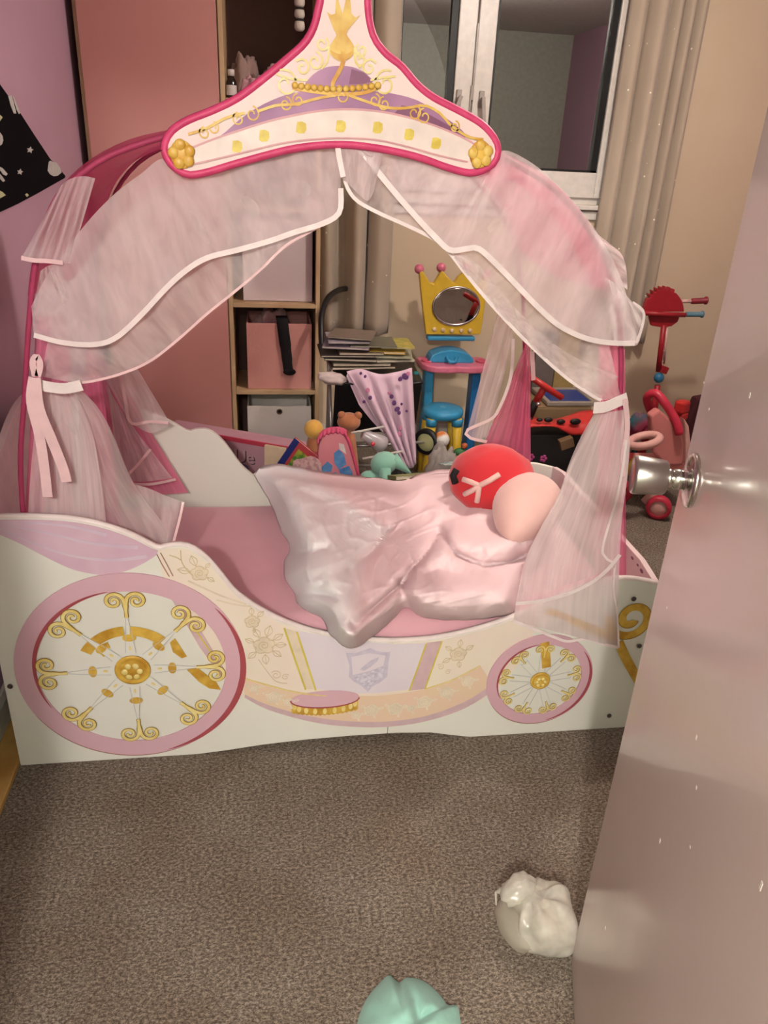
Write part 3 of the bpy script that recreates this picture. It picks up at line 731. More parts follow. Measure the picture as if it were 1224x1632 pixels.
part('lobe', head_fn(), M_ppink, pl, smooth=True)
# pale appliqué patch on the red body: a plain forked strip
def on_body(px, py):
    d = ray(px, py); o = Vector((0,0,CAMH)); A = Rr.transposed()
    oo = A @ (o-rc); dl = A @ d; r = (0.138, 0.128, 0.108)
    oo = Vector((oo.x/r[0], oo.y/r[1], oo.z/r[2])); dl = Vector((dl.x/r[0], dl.y/r[1], dl.z/r[2]))
    a_, b_, c_ = dl.dot(dl), 2*oo.dot(dl), oo.dot(oo)-1; D = max(0, b_*b_-4*a_*c_)
    t = (-b_-math.sqrt(D))/(2*a_); return o+d*t
b = MB()
for P in (((796,756),(780,766),(764,774)),((764,774),(750,768),(738,764)),((764,774),(752,782),(740,788)),((764,774),(762,788),(760,800))):
    b.tube([on_body(*q) for q in P], 0.0085, 8)
part('patch', b, M_ppink, pl, smooth=True)
part('strap', MB().tube([on_body(733,748)+Vector((-.01,0,0)), on_body(728,758)+Vector((-.012,0,0)), on_body(731,770)+Vector((-.01,0,0))], 0.011, 8), mat('plush_black', (22,18,20), 0.8), pl, smooth=True)

# ------------------------------------------------------------------ canopy over the bed
CX = 0.15; YA, YBK = 1.615, 2.350
HALF = [(0.70,0.40),(0.690,0.60),(0.672,0.80),(0.650,0.96),(0.622,1.10),(0.575,1.225),(0.50,1.325),(0.40,1.400),(0.26,1.455),(0.12,1.482),(0.0,1.49)]
HALFL = [(0.70,0.40),(0.690,0.60),(0.672,0.80),(0.640,0.96),(0.612,1.10),(0.580,1.225),(0.530,1.325),(0.44,1.402),(0.28,1.457),(0.12,1.484),(0.0,1.49)]
ARCH = [(CX-x, z) for x, z in HALFL] + [(CX+x, z) for x, z in HALF[-2::-1]]
arch = curve2(ARCH, 90)
can = thing('bed_canopy', 'pink and white sheer canopy arching over the carriage bed', 'canopy', (CX, (YA+YBK)/2, 0.40))
M_pole = mat('sleeve_dark_pink', (176, 58, 96), 0.6)
M_hot = sheer_mat('mesh_hot_pink', (244, 128, 166), 0.74, 0.08, 1)
M_roof = sheer_mat('roof_hot_pink', (238, 100, 146), 0.86, 0.05, 1)
M_sheer = sheer_mat('sheer_pinkish_white', (252, 232, 234), 0.52, 0.08, 1)
M_sheer2 = sheer_mat('sheer_white', (254, 240, 238), 0.43, 0.12, 1)
M_ruf = sheer_mat('sheer_white_ruffle', (254, 244, 244), 0.66, 0.12, 1)
M_rib = mat('satin_ribbon', (252, 232, 230), 0.35, sheen=0.3)
M_ribp = mat('satin_ribbon_pink', (246, 204, 206), 0.3, sheen=0.3)
for Y in (YA, YBK):
    part('arch_pole', MB().tube([(x, Y, z) for x, z in arch], 0.0055, 8), M_pole, can, smooth=True)
# roof of hot pink mesh from shoulder to shoulder
i0, i1 = 22, 66
def roof(u, v):
    k = i0 + (i1-i0)*u; a = int(k); f = k-a
    x = arch[a][0] + (arch[min(a+1,89)][0]-arch[a][0])*f; z = arch[a][1] + (arch[min(a+1,89)][1]-arch[a][1])*f
    sag = 0.02*math.sin(PI*v)
    y = YA + 0.012 + (YBK-YA-0.012)*v
    return (CX+(x-CX)*(1.012-sag*0.6), y, z+0.010-sag + 0.004*noise.noise(Vector((x*9, y*9, 2))))
def weave(o, nu, nv, su, sv, sd):
    a_ = o.data.attributes.new('weave', 'FLOAT_VECTOR', 'POINT')
    a_.data.foreach_set('vector', [c for j in range(nv) for i in range(nu) for c in (su*i/(nu-1), sv*j/(nv-1), sd)])
    return o
weave(part('roof', MB().grid(roof, 60, 16), M_roof, can, smooth=True), 60, 16, 20, 4, 0.5)

def loft(name, top, bot, y0, y1, m, parent=can, N=60, M=14, fold=9, amp=0.012, seed=0.0, ph=0.0):
    """cloth between two photo-traced hems; folds run from hem to hem"""
    A = catmull([(x, y, 0) for x, y in top], N); B = catmull([(x, y, 0) for x, y in bot], N)
    ya = y0 if callable(y0) else (lambda t: y0); yb = y1 if callable(y1) else (lambda t: y1)
    def fn(u, v):
        k = min(N-1, int(round(u*(N-1))))
        q = A[k]*(1-v) + B[k]*v
        Y = ya(u)*(1-v) + yb(u)*v
        w_ = math.sin(PI*min(1, max(0, v)))**0.6
        Y += amp*w_*(math.sin(2*PI*fold*u + ph + 2.0*v) + 0.8*noise.noise(Vector((u*fold*1.3, v*3, seed))))
        return at(q.x, q.y, Y)
    return weave(part(name, MB().grid(fn, N, M), m, parent, smooth=True, recalc=False), N, M, 4.0+3.2*fold if fold > 1 else 3.0, 2.4 if fold > 1 else 16.0, seed*3.1)
def ribbon(name, P, Y, m, parent, wd=0.009, n=40, front=0.004):
    """narrow satin strip along a traced hem, turned towards the room"""
    C = catmull([(x, y, 0) for x, y in P], n); yf = Y if callable(Y) else (lambda t: Y)
    Q = [at(q.x, q.y, yf(i/(n-1))-front) for i, q in enumerate(C)]
    b = MB(); L_, R_ = [], []
    for i in range(n):
        t = (Q[min(i+1,n-1)] - Q[max(i-1,0)]).normalized(); nn = t.cross(Vector((0,1,0)))
        nn = nn.normalized() if nn.length > 1e-6 else Vector((0,0,1))
        L_.append(Q[i]+nn*wd/2); R_.append(Q[i]-nn*wd/2)
    b.add(L_+R_, [(i, i+1, n+i+1, n+i) for i in range(n-1)])
    return part(name, b, m, parent, solid=0.0012, recalc=False)
def lerpf(a, b_): return lambda t: a + (b_-a)*t

# front, left half: upper valance
LT = [(545,226),(480,232),(400,246),(320,268),(262,252),(226,276),(186,306),(146,346),(106,396),(74,440),(50,488)]
LB = [(543,300),(541,338),(515,356),(470,370),(430,384),(380,398),(330,411),(295,432),(262,462),(225,502),(185,538),(150,549),(100,546),(54,534)]
v1 = loft('valance', LT, LB, 1.592, lerpf(1.590, 1.585), M_sheer, fold=7, amp=0.010, seed=1)
ribbon('ribbon', LB, lerpf(1.590, 1.585), M_rib, v1, 0.010, 60)
# front, left half: lower drape swept to the tie
LB2 = [(536,343),(500,366),(455,392),(415,430),(375,464),(330,500),(285,540),(240,575),(195,595),(150,607),(118,611)]
LT2 = [(545,232),(470,242),(390,262),(310,290),(250,300),(200,340),(160,390),(120,440),(90,490),(75,550),(66,600)]
v2 = loft('drape', LT2, LB2, 1.606, 1.606, M_sheer2, fold=6, amp=0.010, seed=2, ph=1.0)
ribbon('ribbon', LB2, 1.604, M_ribp, v2, 0.005, 50)
# front, left: below the tie, falling behind the front panel on to the bed
loft('drape', [(132,624),(150,642),(168,668),(184,702),(198,738),(214,772),(238,806),(262,838),(276,872)], [(62,622),(58,660),(54,700),(50,740),(47,780),(45,820),(44,850),(44,865),(46,880)], lambda t: 1.612+0.10*t, 1.612, M_sheer2, N=44, M=26, fold=0.7, amp=0.012, seed=3)
loft('drape', [(120,626),(136,660),(150,700),(160,760),(168,820),(172,870)], [(66,624),(70,680),(72,740),(72,800),(74,850),(80,872)], 1.625, 1.625, M_sheer, N=34, M=20, fold=0.9, amp=0.012, seed=4)
loft('drape', [(214,772),(236,778),(264,790),(292,800)], [(238,868),(254,872),(266,872),(276,868)], lerpf(1.69,1.74), lerpf(1.69,1.71), M_sheer, N=20, M=10, fold=2, amp=0.008, seed=9)
hem = ribbon('ribbon', [(292,800),(286,828),(276,866)], lerpf(1.74,1.71), M_ribp, can, 0.006, 14)
# hot pink mesh gathered at the near left pole
loft('mesh_curtain', [(58,505),(72,500),(92,500),(110,505)], [(38,850),(60,850),(90,850),(118,850)], 1.655, 1.660, M_hot, N=24, M=10, fold=4, amp=0.006, seed=5)
loft('mesh_curtain', [(128,600),(140,598),(160,596)], [(130,840),(150,845),(196,845)], 1.80, 1.80, M_hot, N=16, M=8, fold=2, amp=0.006, seed=6)
# tie and bow, left
def tie(P, Y, wd, name='tie'):
    return ribbon(name, P, Y, M_rib, can, wd, 14, 0.016)
tl = tie([(58,612),(80,617),(104,619),(130,614)], 1.60, 0.022)
bow = ribbon('bow_loop', [(56,600),(52,578),(58,568),(64,580),(60,600)], 1.585, M_ribp, tl, 0.012, 16)
ribbon('bow_tail', [(54,602),(50,640),(62,690),(70,740),(76,792)], 1.578, M_ribp, tl, 0.020, 20)
ribbon('bow_tail', [(56,602),(62,650),(82,700),(100,745),(106,768)], 1.575, M_ribp, tl, 0.021, 20)
# sheer ruffles that stand off the left shoulder
r1 = loft('ruffle', [(152,284),(136,281),(122,282),(108,287),(96,298)], [(112,420),(94,419),(74,417),(54,416),(34,411)], lerpf(1.59,1.60), lerpf(1.585,1.60), M_sheer, N=24, M=10, fold=3, amp=0.012, seed=7)
ribbon('ribbon', [(100,419),(76,416),(54,415),(34,411)], lerpf(1.585,1.60), M_ribp, r1, 0.008, 12)
r2 = loft('ruffle', [(88,420),(76,424),(64,432)], [(118,470),(80,505),(52,498)], 1.60, 1.60, M_sheer2, N=20, M=8, fold=2, amp=0.010, seed=8)

# front, right half: upper valance
RTP = [(545,226),(600,232),(660,248),(720,266),(775,272),(800,240),(845,258),(892,298),(934,346),(966,394),(984,430),(998,468),(1006,500)]
RB = [(566,226),(590,258),(622,298),(660,342),(690,374),(716,398),(740,397),(762,396),(790,420),(825,456),(860,492),(890,518),(925,536),(955,544),(985,547),(1012,547)]
v3 = loft('valance', RTP, RB, 1.592, lerpf(1.588, 1.580), M_sheer, fold=8, amp=0.010, seed=11, N=70)
ribbon('ribbon', RB, lerpf(1.588, 1.580), M_rib, v3, 0.011, 70)
# front, right half: lower drape swept to the tie
RB2 = [(548,282),(556,304),(572,322),(605,340),(650,360),(690,380),(714,400),(742,436),(775,476),(815,520),(855,560),(900,600),(940,628),(958,638)]
RT2 = [(545,226),(610,236),(680,258),(760,278),(820,290),(870,330),(905,380),(935,440),(955,490),(968,540),(978,580),(984,610),(988,626),(990,634)]
v4 = loft('drape', RT2, RB2, 1.606, 1.604, M_sheer2, fold=6, amp=0.010, seed=12, N=70)
ribbon('ribbon', RB2, 1.604, M_rib, v4, 0.007, 60)
loft('drape', [(700,392),(760,420),(830,500),(900,560),(985,600)], [(716,402),(775,476),(855,560),(915,610),(955,640)], 1.600, 1.600, M_sheer2, fold=4, amp=0.006, seed=13)
# hanging scallop below the crown
sc_ = loft('drape', [(536,226),(560,226),(590,228),(614,232)], [(546,282),(562,300),(585,320),(596,304)], 1.580, 1.580, M_sheer, N=20, M=8, fold=2, amp=0.004, seed=14)
ribbon('ribbon', [(537,226),(541,252),(547,282)], 1.578, M_rib, sc_, 0.010, 10)
# front, right: below the tie, over the edge of the front panel
RL = [(946,660),(924,700),(906,742),(890,790),(862,840),(838,890),(826,940),(818,990)]
RR = [(1000,652),(1004,700),(1000,760),(992,820),(988,880),(986,930),(984,980),(986,1032)]
yprof = lambda t: 1.615 - 0.052*min(1, t*1.6)
v5 = loft('drape', RR, RL, yprof, yprof, M_sheer, N=44, M=26, fold=0.6, amp=0.010, seed=15)
ribbon('ribbon', [(818,990),(850,1002),(885,1016),(905,1022),(935,1018),(960,1026),(986,1032)], 1.562, M_rib, v5, 0.008, 30)
ribbon('ribbon', [(986,1032),(984,980),(978,940),(980,900)], 1.562, M_rib, v5, 0.005, 16)
v6 = loft('drape', [(1000,652),(1002,720),(994,800),(984,860),(980,905)], [(950,660),(912,735),(885,800),(846,880),(822,962)], lambda t: 1.600-0.045*t, lambda t: 1.600-0.045*t, M_sheer2, N=34, M=20, fold=0.8, amp=0.012, seed=16)
ribbon('ribbon', [(822,962),(860,958),(900,948),(940,930),(968,908),(988,884)], 1.552, M_rib, v6, 0.010, 26)
ribbon('ribbon', [(1000,660),(996,720),(984,790),(972,830),(960,880),(976,896)], lambda t: 1.592-0.04*t, M_rib, v6, 0.006, 24)
# hot pink mesh gathered at the near right pole
loft('mesh_curtain', [(955,548),(972,548),(985,552),(996,556)], [(950,925),(968,925),(984,925),(998,922)], 1.632, 1.640, M_hot, N=24, M=12, fold=4, amp=0.008, seed=17)
# ties on the right
tr_ = tie([(946,650),(966,648),(985,640),(1000,634)], 1.600, 0.026)
ribbon('bow_tail', [(996,636),(1000,680),(994,720),(992,760)], 1.585, M_ribp, tr_, 0.012, 14)
# ruffles off the right shoulder
r3 = loft('ruffle', [(915,338),(940,365),(958,396),(972,440)], [(958,392),(984,398),(997,422),(1000,462)], 1.60, 1.66, M_ruf, N=24, M=8, fold=3, amp=0.012, seed=18)
r4 = loft('ruffle', [(962,440),(984,455),(998,470),(1008,482)], [(980,548),(1002,551),(1018,546),(1029,502)], 1.588, 1.65, M_ruf, N=24, M=8, fold=3, amp=0.010, seed=19)
ribbon('ribbon', [(1014,547),(1024,518),(1025,496),(1008,482)], 1.62, M_rib, r4, 0.006, 12)
# far curtains: hot pink mesh and sheers at the back poles
loft('mesh_curtain', [(838,548),(842,550),(845,552)], [(745,770),(800,775),(846,780)], 2.33, lerpf(2.30,2.34), M_hot, N=30, M=14, fold=5, amp=0.008, seed=20)
v7 = loft('drape', [(800,470),(812,500),(818,540)], [(744,690),(762,700),(778,694)], 2.30, 2.28, M_sheer, N=20, M=12, fold=2, amp=0.008, seed=21)
ribbon('ribbon', [(818,540),(814,600),(796,650),(782,668),(744,686),(750,698),(776,704)], 2.27, M_rib, v7, 0.010, 26)
ribbon('ribbon', [(848,560),(849,580),(850,606)], 2.32, M_ribp, v7, 0.014, 8)
loft('mesh_curtain', [(132,560),(150,560),(170,575)], [(170,790),(230,790),(300,785)], 2.33, lerpf(2.33,2.30), M_hot, N=30, M=14, fold=5, amp=0.008, seed=22)
v8 = loft('drape', [(165,600),(190,590),(216,582)], [(206,672),(240,690),(272,676)], 2.29, 2.29, M_sheer, N=20, M=12, fold=2, amp=0.008, seed=23)
ribbon('ribbon', [(193,600),(200,640),(209,674),(240,672),(268,674)], 2.28, M_ribp, v8, 0.009, 20)
v9 = loft('drape', [(170,610),(185,640),(209,676)], [(190,760),(220,768),(275,762)], 2.30, 2.28, M_sheer2, N=20, M=12, fold=2, amp=0.008, seed=24)
ribbon('ribbon', [(240,716),(222,738),(200,766),(236,772),(280,764)], 2.27, M_ribp, v9, 0.008, 18)

# ------------------------------------------------------------------ crown-shaped pediment on the front arch
YP = 1.572
def XP(*pts): return [XZ(x, y, YP) for x, y in pts]
ped_px = [(262,240),(264,225),(275,208),(300,192),(340,176),(380,156),(420,126),(455,97),(485,70),(500,45),(508,15),(512,-10),(505,-40),(490,-70),(505,-85),(530,-72),(548,-105),(566,-72),(592,-85),(606,-70),(592,-40),(586,-10),(586,10),(589,36),(597,62),(615,86),(640,106),(664,134),(690,155),(730,176),(765,196),(785,216),(794,236),(790,256),(775,269),(750,275),(715,267),(670,251),(620,239),(575,232),(540,230),(500,232),(460,238),(420,248),(370,262),(330,274),(300,278),(280,268),(267,254)]
ped2 = curve2(XP(*ped_px, ped_px[0]), 140)[:-1]
M_ped = mat('pediment_pale_pink', (244, 218, 212), 0.45, col2=(240, 208, 204), nscale=5)
M_trim = mat('pediment_piping_pink', (222, 74, 122), 0.5, col2=(206, 58, 106), nscale=40)
P_cush = mat('pediment_purple', (188, 134, 168), 0.45, col2=(146, 92, 136), nscale=9, nmix=0.5)
P_purp3 = mat('pediment_deep_purple', (136, 78, 112), 0.45)
P_band = mat('pediment_band', (246, 224, 216), 0.4)
P_bandl = mat('pediment_band_line', (222, 160, 164), 0.4)
P_amber = mat('pediment_amber', (206, 140, 40), 0.4, col2=(232, 186, 84), nscale=30, nmix=0.3)
P_amberl = mat('pediment_gold', (234, 196, 104), 0.4, col2=(214, 160, 60), nscale=34, nmix=0.3)
P_ylw = mat('pediment_yellow', (232, 206, 98), 0.4, col2=(214, 182, 70), nscale=60, nmix=0.3)
ped = part('pediment', MB().prism(ped2, yz_plane(YP), 0.014), M_ped, can)
part('piping', MB().tube([(x, YP+0.004, z) for x, z in ped2+[ped2[0]]], 0.0075, 8, cap=False), M_trim, ped, smooth=True)
def pin(name, poly, lay, m): return part(name, MB().prism(poly, yz_plane(YP-0.0006-lay*LAY), 0.0007), m, ped)
def pst(name, Ps, wd, lay, m, n=None):
    b = MB()
    for P in Ps: stroke_mb(b, P, wd, 0, n, plane=yz_plane(YP-0.0006-lay*LAY))
    return part(name, b, m, ped, solid=0.0005)
# lower band with little gold squares
bup = curve2(XP((300,238),(340,222),(390,205),(440,190),(500,178),(548,174),(600,177),(650,187),(700,203),(745,223),(762,236)), 30)
blo = curve2(XP((306,262),(350,252),(400,240),(450,228),(500,222),(548,220),(600,223),(650,234),(700,248),(745,258)), 30)
pin('band', bup + blo[::-1], 2, P_band)
pst('band_line', [bup], 0.0035, 3, P_bandl); pst('band_line', [blo], 0.0030, 3, P_bandl)
for (x, y) in ((378,233),(421,216),(480,203),(543,201),(602,203),(652,214),(695,228)):
    cx_, cz_ = XZ(x, y, YP); s_ = 0.0095
    pin('gold_square', [(cx_-s_, cz_-s_*.8), (cx_-s_*.5, cz_-s_*1.1), (cx_+s_*.6, cz_-s_), (cx_+s_, cz_-s_*.3), (cx_+s_*.9, cz_+s_*.7), (cx_+s_*.2, cz_+s_), (cx_-s_*.8, cz_+s_*.9)], 3, P_ylw)
# purple canopy above the band
pin('purple_drape', curve2(XP((360,210),(385,188),(420,166),(460,150),(500,144),(545,143),(590,145),(630,150),(665,160),(695,178),(730,202),(745,218)), 30) + bup[3:-2][::-1], 1, P_cush)
pin('deep_drape', XP((640,168),(665,172),(690,186),(715,200),(742,216),(700,203),(660,190),(628,181)), 2, P_purp3)
# cushion with gold beads
cush = pin('cushion', curve2(XP((486,133),(500,118),(518,108),(540,105),(562,107),(580,115),(594,128)), 20) + XP((592,134),(570,138),(540,139),(505,137)), 2, P_cush)
pin('cushion_shade', XP((560,110),(580,116),(594,130),(575,134),(556,134)), 3, P_purp3)
b = MB()
for k in range(14):
    x = 470 + 132*k/13; y = 136 + 6*math.sin(PI*k/13); q = XZ(x, y, YP)
    b.ellipsoid((q[0], YP-0.0030, q[1]), (0.0062, 0.003, 0.0058), 10, 6)
part('gold_beads', b, P_amberl, ped, smooth=True)
pst('gold_cord', [curve2(XP((466,140),(500,146),(545,150),(580,148),(606,138)), 16)], 0.006, 3, P_amber)
# gold vase finial with crown points
pin('gold_vase', curve2(XP((532,48),(536,56),(530,66),(524,76),(526,86),(534,94),(544,98),(556,94),(563,86),(564,74),(558,64),(552,54),(556,46)), 30) + XP((574,24),(566,28),(560,22),(558,0),(553,-14),(550,4),(546,22),(540,4),(537,-14),(535,4),(534,22),(528,24),(521,19)), 3, P_amberl)
pin('gold_vase_shade', curve2(XP((526,80),(530,90),(544,97),(558,92),(564,80),(552,86),(538,86)), 16), 4, P_amber)
pst('gold_tail', [curve2(XP((546,78),(546,100),(538,118),(530,134),(534,150),(541,146),(539,136)), 24)], [0.008, 0.006], 5, P_amber)
# scrolls left and right
def sp(px, py, r0, r1, a0, t): 
    c0 = XZ(px, py, YP); return spiral(c0[0], c0[1], r0+0.0012, r1+0.001, a0, t*0.88, 26)
SC = [sp(455,134,.003,.022,0,1.5), sp(482,108,.002,.013,1,1.4), sp(502,98,.002,.014,0,1.4), sp(513,70,.002,.011,0,1.3), curve2(XP((440,118),(465,126),(490,128)),10), curve2(XP((524,74),(522,96),(512,110)),10)]
SC += [sp(614,134,.003,.022,PI,-1.5), sp(588,108,.002,.013,2,-1.4), sp(575,96,.002,.011,PI,-1.4), sp(576,80,.002,.010,PI,-1.3), curve2(XP((630,122),(608,124),(590,128)),10), curve2(XP((565,76),(566,96),(574,108)),10)]
for P in SC: pst('gold_scroll', [P], 0.0034, 3, P_goldl)
SC2 = [sp(455,166,.002,.011,0,1.4), sp(475,160,.002,.010,PI,-1.4), sp(597,160,.002,.010,0,1.4), sp(612,166,.002,.011,PI,-1.4), sp(402,182,.002,.012,0,1.4), sp(380,190,.002,.010,PI,-1.4), sp(660,180,.002,.012,0,1.4), sp(676,186,.002,.013,PI,-1.4), sp(340,204,.002,.009,0,1.4), sp(326,212,.002,.009,PI,-1.4), sp(724,202,.002,.009,0,1.4),
       curve2(XP((410,178),(440,168),(470,166),(510,156),(535,152)),14), curve2(XP((556,152),(590,164),(620,172),(650,172),(676,168),(700,180),(716,198)),16), curve2(XP((300,214),(330,204),(360,188),(390,180)),12), curve2(XP((716,198),(735,212),(752,220),(770,222)),10), sp(545,154,.002,.010,0,1.3)]
for P in SC2: pst('gold_scroll', [P], 0.0026 if len(P) == 26 else 0.0045, 4, P_amberl)
# tasselled ends
for (x, y, s_) in ((290,246,1), (765,246,-1)):
    c0 = XZ(x, y, YP)
    b = MB()
    b.ellipsoid((c0[0], YP-0.003, c0[1]), (0.021, 0.0045, 0.024), 18, 10)
    part('tassel_knot', b, P_amber, ped, smooth=True)
    b = MB()
    for k in range(5):
        a = 0.4+1.3*k; b.ellipsoid((c0[0]+0.015*math.cos(a), YP-0.006, c0[1]+0.016*math.sin(a)), (0.010, 0.004, 0.010), 12, 8)
    part('tassel_curl', b, P_amberl, ped, smooth=True)

# ------------------------------------------------------------------ wardrobe and open shelving
YW_ = 3.50
M_wpink = mat('wardrobe_pink', (206, 142, 136), 0.5, col2=(200, 134, 128), nscale=2)
M_oak = mat('pale_oak_board', (204, 172, 134), 0.5, col2=(190, 154, 116), nscale=9)
M_dark = mat('shelf_inside_brown', (96, 66, 60), 0.7)
wd = thing('wardrobe', 'tall plain pink wardrobe door in the left corner', 'wardrobe', (-0.43, 3.69, 0))
part('carcass', MB().box((-0.425, 3.705, 1.05), (0.528, 0.37, 2.10)), M_oak, wd, bevel=0.002)
part('door', MB().box((-0.419, YW_+0.009, 1.05), (0.508, 0.018, 2.09)), M_wpink, wd, bevel=0.002)
bk = thing('bookcase', 'open pale wood bookcase with storage boxes beside the wardrobe', 'bookcase', (0.04, 3.69, 0))
SX0, SX1, SD = -0.160, 0.238, 0.37
for x in (SX0+0.009, SX1-0.009):
    part('side_panel', MB().box((x, YW_+SD/2, 1.05), (0.018, SD, 2.10)), M_oak, bk, bevel=0.0015)
part('back_board', MB().box(((SX0+SX1)/2, YW_+SD-0.006, 1.05), (SX1-SX0-0.038, 0.008, 2.08)), M_dark, bk)
SHZ = [0.03, 0.388, 0.784, 1.180, 1.578, 2.085]
for z in SHZ:
    part('shelf', MB().box(((SX0+SX1)/2, YW_+SD/2-0.004, z), (SX1-SX0-0.037, SD-0.012, 0.019)), M_oak, bk, bevel=0.0015)
# storage boxes
M_wbox = mat('white_box_card', (226, 206, 206), 0.6, col2=(216, 194, 196), nscale=4)
M_pbox = mat('pink_box_fabric', (214, 150, 142), 0.8, col2=(204, 138, 132), nscale=7, bump=0.15, bscale=120)
M_fbox = mat('off_white_box_fabric', (226, 214, 206), 0.85, col2=(216, 204, 196), nscale=7, bump=0.15, bscale=120)
def open_box(name, label, x0, x1, y0, y1, z0, z1, m, t=0.008, sag=0.0):
    th_ = thing(name, label, 'storage box', ((x0+x1)/2, (y0+y1)/2, z0))
    part('base', MB().box(((x0+x1)/2, (y0+y1)/2, z0+t/2), (x1-x0-2*t, y1-y0-2*t, t)), m, th_)
    part('front_side', MB().box(((x0+x1)/2, y0+t/2, (z0+z1)/2), (x1-x0, t, z1-z0)), m, th_, bevel=0.002)
    part('back_side', MB().box(((x0+x1)/2, y1-t/2, (z0+z1)/2), (x1-x0, t, z1-z0)), m, th_, bevel=0.002)
    for x in (x0+t/2, x1-t/2): part('end_side', MB().box((x, (y0+y1)/2, (z0+z1)/2), (t, y1-y0-2*t-0.001, z1-z0)), m, th_, bevel=0.002)
    return th_
wb = thing('storage_box', 'tall white box standing on the shelf above the pink box', 'storage box', (0.055, 3.70, 0.794))
part('body', MB().box((0.055, 3.69, 0.794+0.157), (0.305, 0.28, 0.312)), M_wbox, wb, bevel=0.003)
part('lid', MB().box((0.055, 3.69, 0.794+0.331), (0.311, 0.286, 0.034)), M_wbox, wb, bevel=0.003)
open_box('storage_box', 'open pink fabric box with a black strap hanging over it', -0.088, 0.205, 3.53, 3.82, 0.398, 0.700, M_pbox)
fb = open_box('storage_box', 'white fabric box with a metal eyelet on the bottom shelf', -0.095, 0.205, 3.535, 3.82, 0.040, 0.312, M_fbox)
Mg = Matrix(((1,0,0,0.055),(0,0,-1,3.535),(0,1,0,0.285),(0,0,0,1)))
part('eyelet', MB().lathe([(0.007,0.0),(0.014,0.0),(0.014,0.002),(0.011,0.003),(0.007,0.002),(0.007,0.0)], 20, Mg, cap=False), mat('eyelet_brass', (120, 96, 76), 0.35, 0.9), fb, smooth=True)
part('eyelet_hole', MB().lathe([(0.0005,0.0002),(0.0068,0.0002),(0.0068,0.0006),(0.0005,0.0006)], 16, Mg), mat('hole_black', (16,12,12), 0.9), fb)
M_blk = mat('black_webbing', (18, 14, 16), 0.9)
bs = thing('black_strap', 'black fabric strap hanging over the front of the pink box', 'strap', (0.085, 3.52, 0.70))
def strap_mb():
    P = [(0.070,3.62,0.715),(0.070,3.56,0.722),(0.072,3.528,0.712),(0.078,3.520,0.66),(0.088,3.519,0.58),(0.096,3.519,0.50),(0.099,3.519,0.485)]
    b = MB(); wds = [0.05,0.05,0.052,0.052,0.048,0.044,0.046]
    C = catmull(P, 22); L_ = []
    for i, q in enumerate(C):
        w2 = (wds[min(6, int(i*6/21))])/2; L_ += [(q.x-w2, q.y, q.z), (q.x+w2, q.y, q.z)]
    b.add(L_, [(2*i, 2*i+1, 2*i+3, 2*i+2) for i in range(21)]); return b
part('webbing', strap_mb(), M_blk, bs, solid=0.006, smooth=True)
part('buckle', MB().ellipsoid((0.103, 3.517, 0.482), (0.030, 0.006, 0.016), 16, 8), M_blk, bs, smooth=True)
# clothes inside the pink box and on the upper shelf
def cloth_heap(name, label, c, r, m, sd, cat='clothes', n=40, k=20, amp=0.35, parent=None):
    b = MB(); C = Vector(c)
    def fn(u, v):
        a = 2*PI*u; bb = PI/2*v
        q = Vector((math.cos(bb)*math.cos(a), math.cos(bb)*math.sin(a), math.sin(bb)))
        f = 1 + amp*(noise.noise(q*2.2 + Vector((sd, 0, sd))) + 0.5*abs(noise.noise(q*5 + Vector((0, sd, 0)))) - 0.25*abs(noise.noise(q*9 + Vector((sd, sd, 0)))))
        return Vector((C.x+q.x*r[0]*f, C.y+q.y*r[1]*f, C.z+max(0, q.z*r[2]*f)))
    b.grid(fn, n, k, True)
    b.f.append([i for i in range(n)][::-1]); b.mi.append(0)
    return tag(obj(name, b, m, smooth=True, loc=c), label, cat) if parent is None else part(name, b, m, parent, smooth=True)
M_c1 = mat('cloth_dusty_pink', (190, 140, 142), 0.9, col2=(170, 120, 124), nscale=8, sheen=0.3)
M_c2 = mat('cloth_greyish_pink', (176, 142, 136), 0.9, col2=(150, 116, 112), nscale=8, sheen=0.3)
M_c3 = mat('cloth_rose', (206, 156, 162), 0.9, col2=(196, 138, 148), nscale=8, sheen=0.3)
M_c4 = mat('cloth_dark_rose', (150, 84, 92), 0.9, col2=(210, 170, 168), nscale=16, sheen=0.3)
cloth_heap('folded_clothes', 'dark rose garment crumpled inside the pink fabric box', (0.03, 3.66, 0.60), (0.085, 0.09, 0.135), M_c4, 3.3)
zt = SHZ[4]+0.0096
cloth_heap('folded_clothes', 'greyish pink jumper heaped at the back of the top shelf', (-0.065, 3.76, zt), (0.060, 0.065, 0.165), M_c2, 1.1)
cloth_heap('folded_clothes', 'dusty pink garment rolled in the middle of the top shelf', (0.055, 3.64, zt), (0.065, 0.06, 0.125), M_c1, 5.2)
cloth_heap('folded_clothes', 'rose coloured garment at the front of the top shelf', (-0.040, 3.555, zt), (0.048, 0.035, 0.085), M_c3, 8.2)
bt = thing('medicine_bottle', 'small dark bottle with white cap and label on the top shelf', 'bottle', (-0.118, 3.545, zt))
Mb_ = Matrix.Translation((-0.118, 3.545, zt))
part('glass_body', MB().lathe([(0.001,0),(0.019,0),(0.0205,0.003),(0.0205,0.055),(0.017,0.066),(0.011,0.072),(0.011,0.078)], 28, Mb_), mat('bottle_dark_brown', (34, 20, 18), 0.15, spec=0.6), bt, smooth=True)
part('cap', MB().lathe([(0.0135,0.078),(0.0135,0.099),(0.012,0.101),(0.001,0.101)], 24, Mb_), mat('cap_white', (220, 206, 204), 0.4), bt, smooth=True)
part('paper_label', MB().lathe([(0.0209,0.010),(0.0209,0.046)], 28, Mb_, cap=False), mat('label_white', (214, 200, 196), 0.6), bt)
